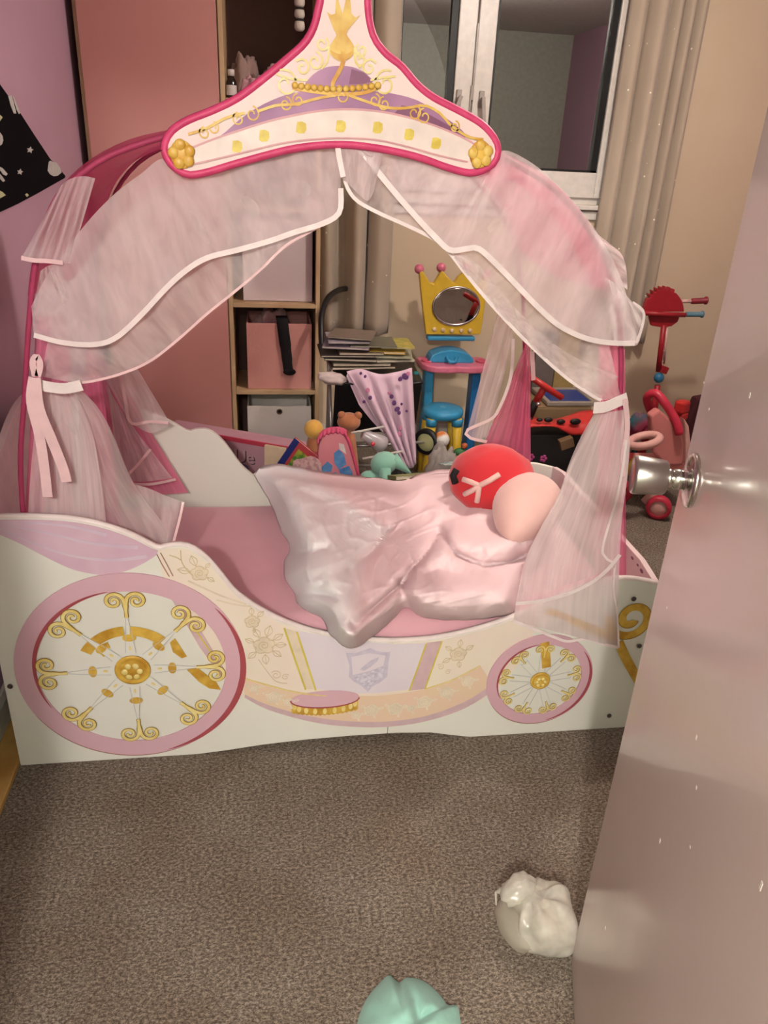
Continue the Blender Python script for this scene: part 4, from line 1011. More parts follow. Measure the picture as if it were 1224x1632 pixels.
# striped soft toy leg hanging in the top of the bookcase
sk = thing('striped_toy', 'white and black banded soft toy leg hanging above the top shelf', 'soft toy', (0.152, 3.56, 1.90))
M_sw = mat('toy_white_knit', (214, 198, 186), 0.9, bump=0.2, bscale=150); M_sb = mat('toy_dark_band', (44, 34, 36), 0.9)
for z0, z1, m_ in ((1.835,1.868,M_sw),(1.868,1.876,M_sb),(1.876,1.906,M_sw),(1.906,1.914,M_sb),(1.914,1.95,M_sw),(1.95,1.958,M_sb),(1.958,2.0,M_sw),(2.0,2.01,M_sb),(2.01,2.076,M_sw)):
    prof = [(0.012,z0),(0.0195,z0+0.008),(0.0205,(z0+z1)/2),(0.0195,z1-0.008),(0.0175,z1)] if m_ is M_sw else [(0.0175,z0),(0.0178,(z0+z1)/2),(0.0175,z1)]
    part('band' if m_ is M_sb else 'stuffed_segment', MB().lathe(prof, 20, Matrix.Translation((0.152, 3.56, 0))), m_, sk, smooth=True)

# ------------------------------------------------------------------ curtains
def curtain_material():
    m = mat('curtain_taupe', (188, 170, 152), 0.85, col2=(178, 160, 142), nscale=4, sheen=0.2)
    nt = m.node_tree; bsdf = nt.nodes['Principled BSDF']
    tc = nt.nodes.new('ShaderNodeTexCoord'); mp = nt.nodes.new('ShaderNodeMapping'); mp.inputs['Scale'].default_value = (1, 1, 1)
    vo = nt.nodes.new('ShaderNodeTexVoronoi'); vo.inputs['Scale'].default_value = 16; vo.inputs['Randomness'].default_value = 0.9
    nt.links.new(tc.outputs['Object'], vo.inputs['Vector'])
    lt = nt.nodes.new('ShaderNodeMath'); lt.operation = 'LESS_THAN'; lt.inputs[1].default_value = 0.075
    nt.links.new(vo.outputs['Distance'], lt.inputs[0])
    old = bsdf.inputs['Base Color'].links[0].from_socket
    mx = nt.nodes.new('ShaderNodeMix'); mx.data_type = 'RGBA'; mx.inputs['B'].default_value = (1, 0.97, 0.9, 1)
    nt.links.new(lt.outputs[0], mx.inputs['Factor']); nt.links.new(old, mx.inputs['A']); nt.links.new(mx.outputs['Result'], bsdf.inputs['Base Color'])
    nt.links.new(lt.outputs[0], bsdf.inputs['Metallic'])
    return m
M_cur = curtain_material()
def curtain(name, label, segs, z0, z1, m, hem=None):
    """segs: list of (x0, x1, y, depth) tubular folds"""
    b = MB(); xs = []
    for (x0, x1, y, dp) in segs:
        for k in range(13):
            t = k/12; xs.append((x0+(x1-x0)*t, y-dp*math.sin(PI*t)))
    n = len(xs)
    def fn(u, v):
        k = min(n-1, int(round(u*(n-1)))); x, y = xs[k]; z = z0+(z1-z0)*v
        sw = 0.010*noise.noise(Vector((k*0.08, z*1.7, len(segs)))) * (1-0.4*v)
        return (x + sw, y + 0.6*sw, z + (0.006*noise.noise(Vector((k*0.2, 0, 3))) if v == 0 else 0))
    b.grid(fn, n, 30)
    return tag(obj(name, b, m, smooth=True, solid=0.004, recalc=False, loc=((segs[0][0]+segs[-1][1])/2, YB-0.06, z0)), label, 'curtain', 'taupe curtains with silver flecks')
def xw(px, py, Y=3.83): return at(px, py, Y).x
ya_ = 3.84
curtain('curtain', 'bunched taupe curtain with silver flecks hanging beside the bookcase', [(0.262,0.335,ya_,0.05),(0.335,0.385,ya_+0.02,-0.02),(0.385,0.478,ya_-0.01,0.07),(0.478,0.60,ya_-0.01,0.06)], 0.60, 2.28, M_cur)
curtain('curtain', 'long taupe curtain with silver flecks right of the window', [(1.615,1.70,ya_+0.01,0.05),(1.70,1.80,ya_,0.07),(1.80,1.865,ya_+0.01,0.05),(1.865,1.925,ya_+0.01,0.05),(1.925,1.985,ya_+0.015,0.045)], 0.57, 2.28, M_cur)
rod = thing('curtain_rod', 'white curtain rod above the window', 'curtain rod', (1.1, YB-0.06, 2.30))
part('pole', MB().tube([(0.22,YB-0.06,2.30),(2.04,YB-0.06,2.30)], 0.011, 12), M_white, rod, smooth=True)
for x in (0.24, 2.02): part('bracket', MB().box((x, YB-0.03, 2.30), (0.02, 0.06, 0.03)), M_white, rod)

# ------------------------------------------------------------------ dark printed cloth on the left wall
hc_ = thing('wall_cloth', 'black cloth printed with white stars and shapes hung on the lilac wall', 'cloth', (XL+0.02, 2.35, 1.22))
M_navy = mat('cloth_black_navy', (12, 11, 15), 0.95, col2=(9, 8, 13), nscale=5, spec=0.1)
M_prt = mat('cloth_print_white', (206, 202, 196), 0.85); M_prty = mat('cloth_print_yellow', (206, 204, 160), 0.85)
XH = XL+0.014
def onx(px, py, X=XH):
    d = ray(px, py); t = X/d.x; return Vector((X, d.y*t, CAMH+d.z*t))
def yzp(X): return Matrix(((0,0,1,X),(1,0,0,0),(0,1,0,0),(0,0,0,1)))
edge = [(q.y, q.z) for q in (onx(0,133), onx(28,172), onx(55,214), onx(80,252), onx(105,280), onx(104,284), onx(60,309), onx(30,325), onx(2,338))]
poly = [(2.02, 1.90), (2.14, 1.80)] + edge + [(1.98, 1.245), (1.80, 1.26), (1.82, 1.6), (1.90, 1.88)]
part('fabric', MB().prism(poly, yzp(XH-0.010), 0.010), M_navy, hc_, bevel=0.003)
def onwall(name, pts, m, closed=True, wd_=None):
    Q = [onx(x, y, XH+0.0008) for x, y in pts]
    if wd_ is None: part(name, MB().prism([(q.y, q.z) for q in Q], yzp(XH), 0.0012), m, hc_)
    else: part(name, MB().tube([q for q in Q], wd_, 6), m, hc_)
def star(px, py, r): onwall('printed_star', [(px + (r if k % 2 == 0 else r*0.5)*math.sin(2*PI*k/10+0.2), py - (r if k % 2 == 0 else r*0.5)*math.cos(2*PI*k/10+0.2)) for k in range(10)], M_prt)
star(48, 239, 5.5); star(32, 274, 5.0)
onwall('printed_apple', [(78,258),(80,256),(84,258),(90,259),(96,268),(98,275),(92,280),(86,281),(80,278),(76,272),(77,264)], M_prt)
onwall('printed_ears', [(13,153),(18,152),(24,172),(26,181),(22,181),(17,168)], M_prt); onwall('printed_ears', [(20,153),(22,154),(32,180),(30,182),(26,174)], M_prt)
onwall('printed_paw', [(0,266),(4,268),(12,277),(10,280),(5,278),(0,271)], M_prt); onwall('printed_paw', [(0,277),(4,282),(8,288),(5,290),(0,285)], M_prt)
onwall('printed_blob', [(0,211),(4,217),(5,224),(3,230),(0,232)], M_prt)
onwall('printed_leaf', [(0,183),(4,187),(0,193)], M_prty); onwall('printed_tag', [(0,304),(4,306),(9,311),(0,316)], M_prty); onwall('printed_dot', [(40,310),(43,308),(46,311),(43,314)], M_prty)

# ------------------------------------------------------------------ toy vanity with crown mirror
M_ty = mat('toy_yellow', (228, 186, 58), 0.35); M_tb = mat('toy_blue', (58, 150, 196), 0.35); M_tb2 = mat('toy_deep_blue', (36, 110, 170), 0.35)
M_tp = mat('toy_pink', (226, 120, 146), 0.35); M_mir = mat('toy_mirror', (228, 222, 224), 0.03, 1.0); M_silver = mat('toy_silver_ring', (206, 196, 200), 0.2, 0.9)
M_gem = mat('toy_peach_bead', (226, 196, 160), 0.4)
YV = 3.66
vn = thing('toy_vanity', 'pink and blue toy dressing table with yellow crown mirror by the wall', 'toy vanity', (at(722,572,YV).x, YV, 0))
vt = at(722, 574, YV); vx, vz = vt.x, vt.z
hw = 0.168
top_poly = curve2([(-hw,0.0),(-hw*0.98,-0.07),(-hw*0.75,-0.12),(-hw*0.3,-0.135),(0,-0.125),(hw*0.3,-0.135),(hw*0.75,-0.12),(hw*0.98,-0.07),(hw,0.0),(hw*0.95,0.07),(0,0.085),(-hw*0.95,0.07),(-hw,0.0)], 48)[:-1]
Mt = Matrix.Translation((vx, YV, vz-0.032))
part('table_top', MB().prism(top_poly, Mt, 0.032), M_tp, vn, bevel=0.008)
for sx_ in (-1, 1):
    part('cup_well', MB().lathe([(0.026,0.032),(0.030,0.040),(0.026,0.042),(0.022,0.036),(0.001,0.034)], 20, Matrix.Translation((vx+sx_*0.135, YV-0.03, vz-0.032)), cap=False), mat('toy_dark_pink', (206, 88, 112), 0.4), vn, smooth=True)
    part('side_leg', MB().prism(curve2([(-0.05,0),(0.05,0),(0.046,0.20),(0.038,vz-0.035),(-0.03,vz-0.035),(-0.045,0.2),(-0.05,0)], 30)[:-1], Matrix(((0,0,1,vx+sx_*0.118-0.022),(1,0,0,YV),(0,1,0,0),(0,0,0,1))), 0.044), M_tb if sx_ < 0 else M_tb2, vn, bevel=0.008)
# crown mirror on a blue foot
cx_, cz0 = at(720, 530, YV).x, at(720, 533, YV).z
def VP(*pts): return [((at(x, y, YV).x), at(x, y, YV).z) for x, y in pts]
cr_poly = VP((678,532),(674,500),(670,465),(667,432),(672,430),(684,449),(690,451),(697,440),(703,429),(712,440),(722,450),(730,440),(742,430),(746,446),(756,452),(774,440),(776,452),(772,480),(768,510),(764,532))
part('crown_frame', MB().prism(cr_poly, yz_plane(YV-0.02), 0.035), M_ty, vn, bevel=0.005)
mc = at(727, 488, YV-0.02); Mm = Matrix(((1,0,0,mc.x),(0,0,-1,YV-0.0195),(0,1,0,mc.z),(0,0,0,1)))
Mm2 = Mm @ Matrix.Translation((0,0,0.010)) @ Matrix.Rotation(0.10, 4, 'X')
rx_ = 0.112; rz_ = 0.088
ring = [(rx_*math.cos(2*PI*k/48), rz_*math.sin(2*PI*k/48)) for k in range(49)]
part('mirror_ring', MB().tube([Mm @ Vector((x, y, 0.003)) for x, y in ring], 0.006, 8, cap=False), M_silver, vn, smooth=True)
part('mirror', MB().prism([(x*0.97, y*0.97) for x, y in ring[:-1]], Mm2, 0.003), M_mir, vn)
for k, (x, y) in enumerate(((692,525),(706,526),(720,527),(735,527),(749,527))):
    q = at(x, y, YV-0.02); part('crown_bead', MB().ellipsoid((q.x, YV-0.022, q.z), (0.011, 0.007, 0.011), 12, 8), M_gem, vn, smooth=True)
for (x, y) in ((668,430),(703,428),(743,429),(776,440)):
    q = at(x, y, YV); part('crown_ball', MB().ellipsoid((q.x, YV, q.z+0.004), (0.0225, 0.0225, 0.0225), 18, 12), M_tp, vn, smooth=True)
q0 = at(718, 537, YV)
part('mirror_base', MB().box((q0.x, YV, q0.z-0.004), (0.235, 0.05, 0.020)), M_tb, vn, bevel=0.006)
part('mirror_foot', MB().prism(curve2([(-0.11,0),(-0.095,0.035),(-0.05,0.055),(0,0.062),(0.05,0.055),(0.095,0.035),(0.11,0),(0,0.0),(-0.11,0)], 40)[:-1], Matrix(((1,0,0,q0.x),(0,0,1,YV-0.055),(0,1,0,vz+0.0005),(0,0,0,1))), 0.10), M_tb, vn, bevel=0.008)
part('drawer_pull', MB().tube([(q0.x-0.025,YV-0.060,vz+0.03),(q0.x-0.012,YV-0.085,vz+0.012),(q0.x+0.012,YV-0.085,vz+0.012),(q0.x+0.025,YV-0.060,vz+0.03)], 0.009, 8), M_tb, vn, smooth=True)
# stool
YS = 3.42
st = thing('toy_stool', 'round blue toy stool with yellow legs below the dressing table', 'toy stool', (at(706,660,YS).x, YS, 0))
sc0 = at(706, 652, YS); Ms = Matrix.Translation((sc0.x, YS, sc0.z-0.035))
part('seat', MB().lathe([(0.001,0),(0.075,0.0),(0.088,0.004),(0.097,0.018),(0.096,0.034),(0.086,0.043),(0.04,0.046),(0.001,0.046)], 36, Ms), M_tb, st, smooth=True)
part('seat_emblem', MB().prism([((0.02 if k % 2 == 0 else 0.009)*math.cos(PI*k/5), (0.02 if k % 2 == 0 else 0.009)*math.sin(PI*k/5)) for k in range(10)], Ms @ Matrix.Translation((0,0,0.0455)), 0.0012), mat('toy_sky', (120, 184, 206), 0.4), st)
for sx_, sy_ in ((-1,-1),(1,-1),(1,1),(-1,1)):
    part('leg', MB().tube([(sc0.x+sx_*0.060, YS+sy_*0.05, sc0.z-0.03), (sc0.x+sx_*0.068, YS+sy_*0.056, (sc0.z-0.03)*0.5), (sc0.x+sx_*0.078, YS+sy_*0.062, 0.0)], [0.023, 0.022, 0.020], 14), M_ty, st, smooth=True)
    part('leg_socket', MB().lathe([(0.026,0.0),(0.028,0.02),(0.03,0.035)], 14, Matrix.Translation((sc0.x+sx_*0.061, YS+sy_*0.051, sc0.z-0.065))), M_tb, st, smooth=True)

# ------------------------------------------------------------------ toys heaped behind the bed
def text_mb(body, size, M, d=0.0012, shear=0.0):
    cu = bpy.data.curves.new('lettering', 'FONT'); cu.body = body; cu.size = size; cu.extrude = d; cu.shear = shear; cu.align_x = 'RIGHT'
    o = bpy.data.objects.new('lettering', cu); COL.objects.link(o)
    dg = bpy.context.evaluated_depsgraph_get(); me = bpy.data.meshes.new_from_object(o.evaluated_get(dg))
    b = MB(); b.add([M @ v.co for v in me.vertices], [tuple(p_.vertices) for p_ in me.polygons])
    bpy.data.objects.remove(o, do_unlink=True); bpy.data.curves.remove(cu); bpy.data.meshes.remove(me)
    return b
# toy shop box with lettering
M_bx = mat('shop_box_mauve', (196, 150, 160), 0.5, col2=(180, 132, 146), nscale=8); M_bxr = mat('shop_box_red_edge', (196, 62, 84), 0.5)
zb_ = 0.405
A_, B_ = atz(262, 679, zb_), atz(506, 721, zb_)
ux = Vector((B_.x-A_.x, B_.y-A_.y, 0)); LW = ux.length; ux.normalize(); un = Vector((-ux.y, ux.x, 0))
Mx_ = Matrix(((ux.x, 0, un.x, A_.x), (ux.y, 0, un.y, A_.y), (0, 1, 0, 0), (0, 0, 0, 1)))       # local x along the box, y up, z backwards
bxo = thing('toy_shop_box', 'mauve toy shop box with red edges and raised lettering behind the bed', 'toy box', tuple(A_.xy)+(0,))
part('carton', MB().prism([(0,0),(LW,0),(LW,zb_),(0,zb_)], Mx_, 0.09), M_bx, bxo, bevel=0.003)
part('red_edge', MB().prism([(0,zb_-0.014),(LW,zb_-0.014),(LW,zb_+0.003),(0,zb_+0.003)], Mx_ @ Matrix.Translation((0,0,-0.004)), 0.006), M_bxr, bxo)
part('red_edge', MB().prism([(0,zb_-0.155),(LW,zb_-0.155),(LW,zb_-0.138),(0,zb_-0.138)], Mx_ @ Matrix.Translation((0,0,-0.004)), 0.006), M_bxr, bxo)
tq = (atz(417,731,zb_-0.09)-A_).dot(ux)
Mtx = Mx_ @ Matrix.Translation((tq, zb_-0.092, -0.003)) @ Matrix.Diagonal((1,1,-1,1))
part('lettering', text_mb('BOUTIQUe', 0.074, Mtx @ Matrix.Translation((0.004,-0.004,-0.0015))), mat('lettering_dark', (96, 62, 72), 0.5), bxo)
part('lettering', text_mb('BOUTIQUe', 0.074, Mtx), mat('lettering_mauve', (206, 166, 172), 0.4), bxo)
part('printed_figure', MB().prism(circ((atz(390,738,.3)-A_).dot(ux), zb_-0.118, 0.030, 0.020, 16), Mx_ @ Matrix.Translation((0,0,-0.002)), 0.001), mat('print_blue_mauve', (110, 96, 136), 0.5), bxo)

def slab(name, label, cat, c, w_, h_, t_, yaw, pitch, m, roll=0.0, spine=None, pages=True, group=None):
    """closed book or card: w (x) by h (z) by t (y) before turning; c is its centre"""
    Rm = rotz(yaw) @ rotx(pitch) @ roty(roll); C = Vector(c)
    o = thing(name, label, cat, c, group)
    if t_ > 0.004 and pages:
        part('cover', MB().box(C + Rm @ Vector((0,-t_/2+0.0008,0)), (w_, 0.0016, h_), Rm).box(C + Rm @ Vector((0,t_/2-0.0008,0)), (w_, 0.0016, h_), Rm), m, o)
        part('pages', MB().box(C, (w_-0.006, t_-0.0034, h_-0.006), Rm), M_pages, o)
        part('spine', MB().box(C + Rm @ Vector((-w_/2+0.0008,0,0)), (0.0016, t_, h_), Rm), spine or m, o)
    else:
        part('sheet', MB().box(C, (w_, t_, h_), Rm), m, o)
    return o, Rm, C
M_pages = mat('book_pages', (226, 212, 190), 0.8)
# cream book leaning on the box
c = atz(440, 735, 0.30); c = Vector((c.x, c.y, 0.0)); 
yw_ = math.atan2(ux.y, ux.x)
def infront(px, py, z, off):
    d = ray(px, py); P0 = A_ - un*off; t = (P0-Vector((0,0,CAMH))).dot(un)/d.dot(un); q = Vector((0,0,CAMH))+d*t; return q
q = infront(438, 726, .3, 0.02)
slab('picture_book', 'cream covered book leaning against the lettered toy shop box', 'book', (q.x, q.y, q.z-0.085), 0.085, 0.24, 0.012, yw_, -0.05, mat('cover_cream', (226, 200, 168), 0.5))
q = infront(466, 722, .3, 0.045)
bo, Rm, C = slab('picture_book', 'tilted storybook with blue spine and red and green cover', 'book', (q.x+0.006, q.y, q.z-0.052), 0.115, 0.19, 0.012, yw_, -0.08, mat('cover_red', (190, 66, 74), 0.45), roll=0.55)
part('blue_border', MB().box(C + Rm @ Vector((-0.045,-0.0066,0)), (0.024, 0.001, 0.19), Rm), mat('cover_blue', (40, 52, 122), 0.45), bo)
part('green_picture', MB().box(C + Rm @ Vector((0.014,-0.0066,0.02)), (0.07, 0.001, 0.10), Rm), mat('cover_green', (74, 128, 52), 0.45, col2=(176, 176, 60), nscale=40, nmix=0.2), bo)
q = infront(490, 740, .3, 0.075)
cd = obj('cut_out_card', MB().prism(curve2([(-0.055,-0.16),(0.055,-0.16),(0.055,-0.02),(0.050,0.015),(0.025,0.034),(0.0,0.030),(-0.02,0.018),(-0.05,0.008),(-0.06,-0.02),(-0.055,-0.16)], 30)[:-1], Matrix(((ux.x,0,un.x,q.x),(ux.y,0,un.y,q.y),(0,1,0,q.z),(0,0,0,1))), 0.004), mat('card_pale_pink', (232, 192, 186), 0.6, col2=(206, 150, 156), nscale=60, nmix=0.15), loc=(q.x, q.y, q.z-0.16))
tag(cd, 'pale pink rounded card standing in front of the storybook', 'card')

# soft toys and purse
M_yel = mat('toy_plush_yellow', (214, 166, 78), 0.9, col2=(202, 150, 66), nscale=20, sheen=0.3)
M_brn = mat('toy_plush_brown', (176, 112, 76), 0.9, col2=(160, 98, 64), nscale=24, sheen=0.3)
yq = 2.71
q = at(500, 684, yq); ytoy = thing('soft_toy', 'yellow headed soft toy sitting behind the pink purse', 'soft toy', (q.x, yq, 0))
part('head', MB().ellipsoid((q.x, yq, q.z), (0.036, 0.034, 0.036), 20, 14), M_yel, ytoy, smooth=True)
part('body', MB().lathe([(0.001,0),(0.03,0.0),(0.036,0.10),(0.034,0.20),(0.026,q.z-0.05),(0.018,q.z-0.028)], 20, Matrix.Translation((q.x, yq+0.005, 0))), M_brn, ytoy, smooth=True)
q = at(556, 672, 2.86); bear = thing('soft_toy', 'brown soft toy lying behind the pink purse', 'soft toy', (q.x, 2.86, 0))
part('head', MB().ellipsoid((q.x, 2.86, q.z), (0.046, 0.04, 0.036), 20, 14), M_brn, bear, smooth=True)
part('ear', MB().ellipsoid((q.x+0.034, 2.85, q.z+0.028), (0.016, 0.010, 0.016), 12, 8), M_brn, bear, smooth=True)
part('ear', MB().ellipsoid((q.x-0.030, 2.85, q.z+0.030), (0.016, 0.010, 0.016), 12, 8), M_brn, bear, smooth=True)
part('body', MB().lathe([(0.001,0),(0.06,0.0),(0.072,0.12),(0.06,0.24),(0.034,q.z-0.03)], 20, Matrix.Translation((q.x-0.01, 2.865, 0))), M_brn, bear, smooth=True)
# pink purse with frilled top and castle print
yp_ = 2.62
def PP(*pts): return [(at(x, y, yp_).x, at(x, y, yp_).z) for x, y in pts]
purse = thing('toy_purse', 'pink frilled toy purse printed with a blue castle', 'toy purse', (at(540,760,yp_).x, yp_, 0))
M_pp = mat('purse_pink', (226, 144, 152), 0.6, col2=(220, 124, 138), nscale=9); M_pd = mat('purse_deep_pink', (206, 74, 110), 0.55); M_pbl = mat('purse_blue', (62, 112, 178), 0.5, col2=(110, 156, 200), nscale=40)
pq = PP((512,700),(520,690),(548,688),(556,700),(566,730),(574,770),(576,800),(505,800),(506,760),(508,725))
pz0 = min(z for x, z in pq)
body_ = [(x, z) for x, z in curve2(PP((508,712),(514,696),(524,690),(546,688),(554,698),(563,726),(572,762)), 20)] + [(at(576,800,yp_).x, 0.0), (at(500,800,yp_).x, 0.0)]
part('bag', MB().prism(body_, yz_plane(yp_), 0.05), M_pp, purse, bevel=0.006)
part('edge_piping', MB().tube([(x, yp_-0.003, z) for x, z in curve2(PP((548,690),(556,704),(565,734),(573,764)), 14)], 0.006, 8), M_pd, purse, smooth=True)
fr = curve2(PP((505,700),(512,688),(524,682),(540,681),(552,686)), 24)
b = MB(); zz = [(x, z) for x, z in fr]
b.grid(lambda u, v: (zz[min(23,int(round(u*23)))][0], yp_-0.012 + 0.010*math.sin(u*50)*v - 0.01*v, zz[min(23,int(round(u*23)))][1] + 0.006 - 0.022*v), 24, 5)
part('frill', b, M_pd, purse, solid=0.003, smooth=True)
for k, P in enumerate((((512,745),(522,735),(530,742),(528,752),(514,752)), ((532,722),(540,716),(548,724),(552,740),(540,748),(533,738)), ((540,748),(556,742),(562,754),(560,764),(545,764)), ((522,756),(536,752),(540,764),(524,764)))):
    part('castle_print', MB().prism(PP(*P), yz_plane(yp_-0.0015), 0.001), M_pbl, purse)
part('castle_print', MB().prism(PP((540,706),(548,708),(552,724),(541,716)), yz_plane(yp_-0.0015), 0.001), mat('purse_white', (232, 214, 214), 0.5), purse)
# black bag that fills the gap
cloth_heap('black_bag', 'black fabric bag lying in the heap of toys behind the bed', (0.50, 2.84, 0.0), (0.11, 0.12, 0.27), mat('bag_black', (20, 17, 18), 0.8, sheen=0.2), 4.4, 'bag', amp=0.2)
M_rodw = mat('rod_pale', (206, 198, 190), 0.4)
for (a, c_, lb) in (((560,690),(612,680),'upper pale rod lying across the black bag'),((578,731),(642,719),'lower pale rod lying across the black bag')):
    p0, p1 = at(*a, 2.70), at(*c_, 2.72)
    tag(obj('toy_rod', MB().tube([p0, (p0+p1)/2, p1], 0.0045, 8), M_rodw, smooth=True, loc=tuple(p0)), lb, 'rod', 'pale rods in the toy heap')
# toy hair dryer
q = at(598, 702, 2.72); hd = thing('toy_hair_dryer', 'silver grey toy hair dryer with red button in the toy heap', 'toy hair dryer', tuple(q))
M_hd = mat('toy_silver_grey', (172, 164, 166), 0.3, coat=0.3)
Mh_ = Matrix.Translation(q) @ Matrix.Rotation(0.5, 4, 'Y') @ Matrix.Rotation(PI/2, 4, 'Y')
part('barrel', MB().lathe([(0.018,-0.055),(0.021,-0.05),(0.026,-0.01),(0.032,0.02),(0.030,0.038),(0.018,0.048),(0.001,0.050)], 24, Mh_), M_hd, hd, smooth=True)
part('handle', MB().tube([q+Vector((0.012,0,-0.01)), q+Vector((0.022,0.004,-0.05)), q+Vector((0.024,0.006,-0.085))], [0.014,0.012,0.012], 10), M_hd, hd, smooth=True)
part('button', MB().ellipsoid(q+Vector((-0.012,-0.028,-0.004)), (0.009,0.006,0.009), 12, 8), mat('button_red', (190, 60, 70), 0.4), hd, smooth=True)
# teal soft toy
M_teal = mat('toy_plush_mint', (138, 186, 166), 0.9, col2=(122, 172, 152), nscale=16, sheen=0.3)
q = at(612, 738, 2.58); tz = thing('soft_toy', 'mint green soft toy slumped behind the duvet', 'soft toy', (q.x, 2.58, 0))
part('body', MB().ellipsoid(q, (0.050, 0.045, 0.042), 22, 14, roty(-0.3)), M_teal, tz, smooth=True)
part('head', MB().ellipsoid(q+Vector((-0.055,-0.02,-0.050)), (0.034, 0.030, 0.028), 18, 12), M_teal, tz, smooth=True)
part('tail', MB().tube([q+Vector((0.03,0,0.012)), q+Vector((0.06,-0.005,-0.008)), q+Vector((0.10,-0.01,-0.040))], [0.030,0.018,0.004], 10), M_teal, tz, smooth=True)
part('arm', MB().tube([q+Vector((0.0,-0.03,-0.01)), q+Vector((0.0,-0.055,-0.05)), q+Vector((0.004,-0.06,-0.075))], [0.022,0.019,0.015], 10), M_teal, tz, smooth=True)
part('belly', MB().lathe([(0.001,0),(0.06,0),(0.07,0.10),(0.055,0.2),(0.03,q.z-0.02)], 18, Matrix.Translation((q.x-0.01, 2.60, 0))), M_teal, tz, smooth=True)
q = at(650, 757, 2.46)
slab('picture_book', 'green covered book lying flat beside the mint soft toy', 'book', (q.x+0.015, 2.46, q.z-0.005), 0.15, 0.10, 0.014, 0.15, PI/2-0.35, mat('cover_olive_green', (126, 144, 84), 0.5, col2=(150, 128, 76), nscale=26))
# clear plastic bag and bits by the stool
M_clear = sheer_mat('clear_plastic', (206, 196, 190), 0.62, 0.2, 12)
q = at(706, 722, 2.95); q.z = 0.165; pbag = obj('plastic_bag', MB().ellipsoid(q, (0.072, 0.05, 0.165), 34, 22, None, 0.3, 12, 3.0), M_clear, smooth=True, loc=(q.x, q.y, 0))
tag(pbag, 'clear plastic bag of bits beside the toy stool', 'plastic bag')
q = at(704, 700, 3.12); tag(obj('toy_ball', MB().ellipsoid(q, (0.035,0.035,0.035), 20, 14), mat('ball_orange_white', (214, 120, 52), 0.5, col2=(226, 220, 214), nscale=10, nmix=0.1), smooth=True, loc=tuple(q)), 'orange and white ball under the toy stool', 'ball')
q = at(738, 714, 2.98); fg = thing('toy_figure', 'small green and brown toy figure beside the stool leg', 'toy figure', tuple(q))
part('body', MB().ellipsoid(q+Vector((-0.01,0,-0.018)), (0.030,0.02,0.018), 14, 10), mat('toy_green', (54, 108, 60), 0.5), fg, smooth=True)
part('head', MB().ellipsoid(q+Vector((0.004,-0.006,0.012)), (0.014,0.012,0.013), 12, 8), mat('toy_orange_brown', (190, 96, 52), 0.5), fg, smooth=True)
for (px, py, yaw, lb, col) in ((722,738,0.3,'white and teal printed leaflet behind the duvet',(196,204,196)),):
    q = at(px, py, 2.86); slab('leaflet', lb, 'leaflet', tuple(q), 0.10, 0.07, 0.002, yaw, PI/2-0.25, mat('leaflet_'+lb.split()[0], col, 0.5, col2=(110,140,150), nscale=40, nmix=0.1), pages=False)

# ------------------------------------------------------------------ doll's pushchair with magazines on it
M_fr = mat('pushchair_black', (24, 22, 24), 0.4); M_grey = mat('pushchair_grey_tube', (176, 170, 164), 0.35, 0.6); M_tealp = mat('pushchair_teal', (34, 120, 124), 0.8)
pc = thing('doll_pushchair', 'black framed doll pushchair loaded with magazines beside the bookcase', 'doll pushchair', (0.47, 3.25, 0))
for sgn, xs in ((-1, 0.270), (1, 0.640)):
    part('side_tube', MB().tube(catmull([(xs,3.40,0.075),(xs,3.34,0.35),(xs,3.31,0.52),(xs-0.005,3.32,0.60)], 14), 0.009, 10), M_grey if sgn < 0 else M_fr, pc, smooth=True)
    part('front_tube', MB().tube([(xs,3.315,0.55),(xs,3.22,0.40),(xs+0.005,3.14,0.20)], 0.008, 10), M_grey, pc, smooth=True)
hp = [Vector((0.262,3.325,0.60)), at(514,560,3.36), at(512,530,3.40), at(513,500,3.46), at(522,476,3.55), at(538,463,3.68), at(556,460,3.86), at(572,466,3.875), at(580,490,3.875)]
part('handle', MB().tube(catmull([tuple(h) for h in hp], 30), 0.013, 12), M_fr, pc, smooth=True)
def wheel_toy(c, r, w_, parent, mt, mh, axis='X', yaw=0.0):
    Mw = Matrix.Translation(c) @ Matrix.Rotation(yaw, 4, 'Z') @ Matrix.Rotation(PI/2, 4, 'Y')
    t = part('tyre', MB().lathe([(r*0.68,-w_/2),(r*0.92,-w_/2),(r,-w_*0.25),(r,w_*0.25),(r*0.92,w_/2),(r*0.68,w_/2),(r*0.68,-w_/2)], 32, Mw, cap=False), mt, parent, smooth=True)
    part('wheel_hub', MB().lathe([(0.001,-w_*0.42),(r*0.3,-w_*0.45),(r*0.45,-w_*0.3),(r*0.69,-w_*0.35),(r*0.69,w_*0.35),(r*0.45,w_*0.3),(r*0.3,w_*0.45),(0.001,w_*0.42)], 28, Mw), mh, t, smooth=True)
    return t
M_hub = mat('wheel_hub_grey_yellow', (196, 190, 140), 0.4)
q = at(680, 704, 3.14)
wheel_toy(q, 0.060, 0.026, pc, M_fr, M_hub, yaw=0.9); wheel_toy(Vector((0.25, 3.14, 0.26)), 0.058, 0.026, pc, M_fr, M_hub)
wheel_toy(Vector((0.27, 3.40, 0.06)), 0.058, 0.026, pc, M_fr, M_hub); wheel_toy(Vector((0.64, 3.40, 0.06)), 0.058, 0.026, pc, M_fr, M_hub)
part('axle', MB().tube([(0.25,3.14,0.26),(0.45,3.14,0.26),tuple(q)], 0.007, 8), M_grey, pc, smooth=True)
part('axle', MB().tube([(0.27,3.40,0.06),(0.64,3.40,0.06)], 0.007, 8), M_grey, pc, smooth=True)
part('seat_sling', MB().grid(lambda u, v: (0.275+0.36*u, 3.34-0.30*v, 0.592-0.02*v-0.10*math.sin(PI*u)*0.15), 16, 10), M_fr, pc, solid=0.006, smooth=True)
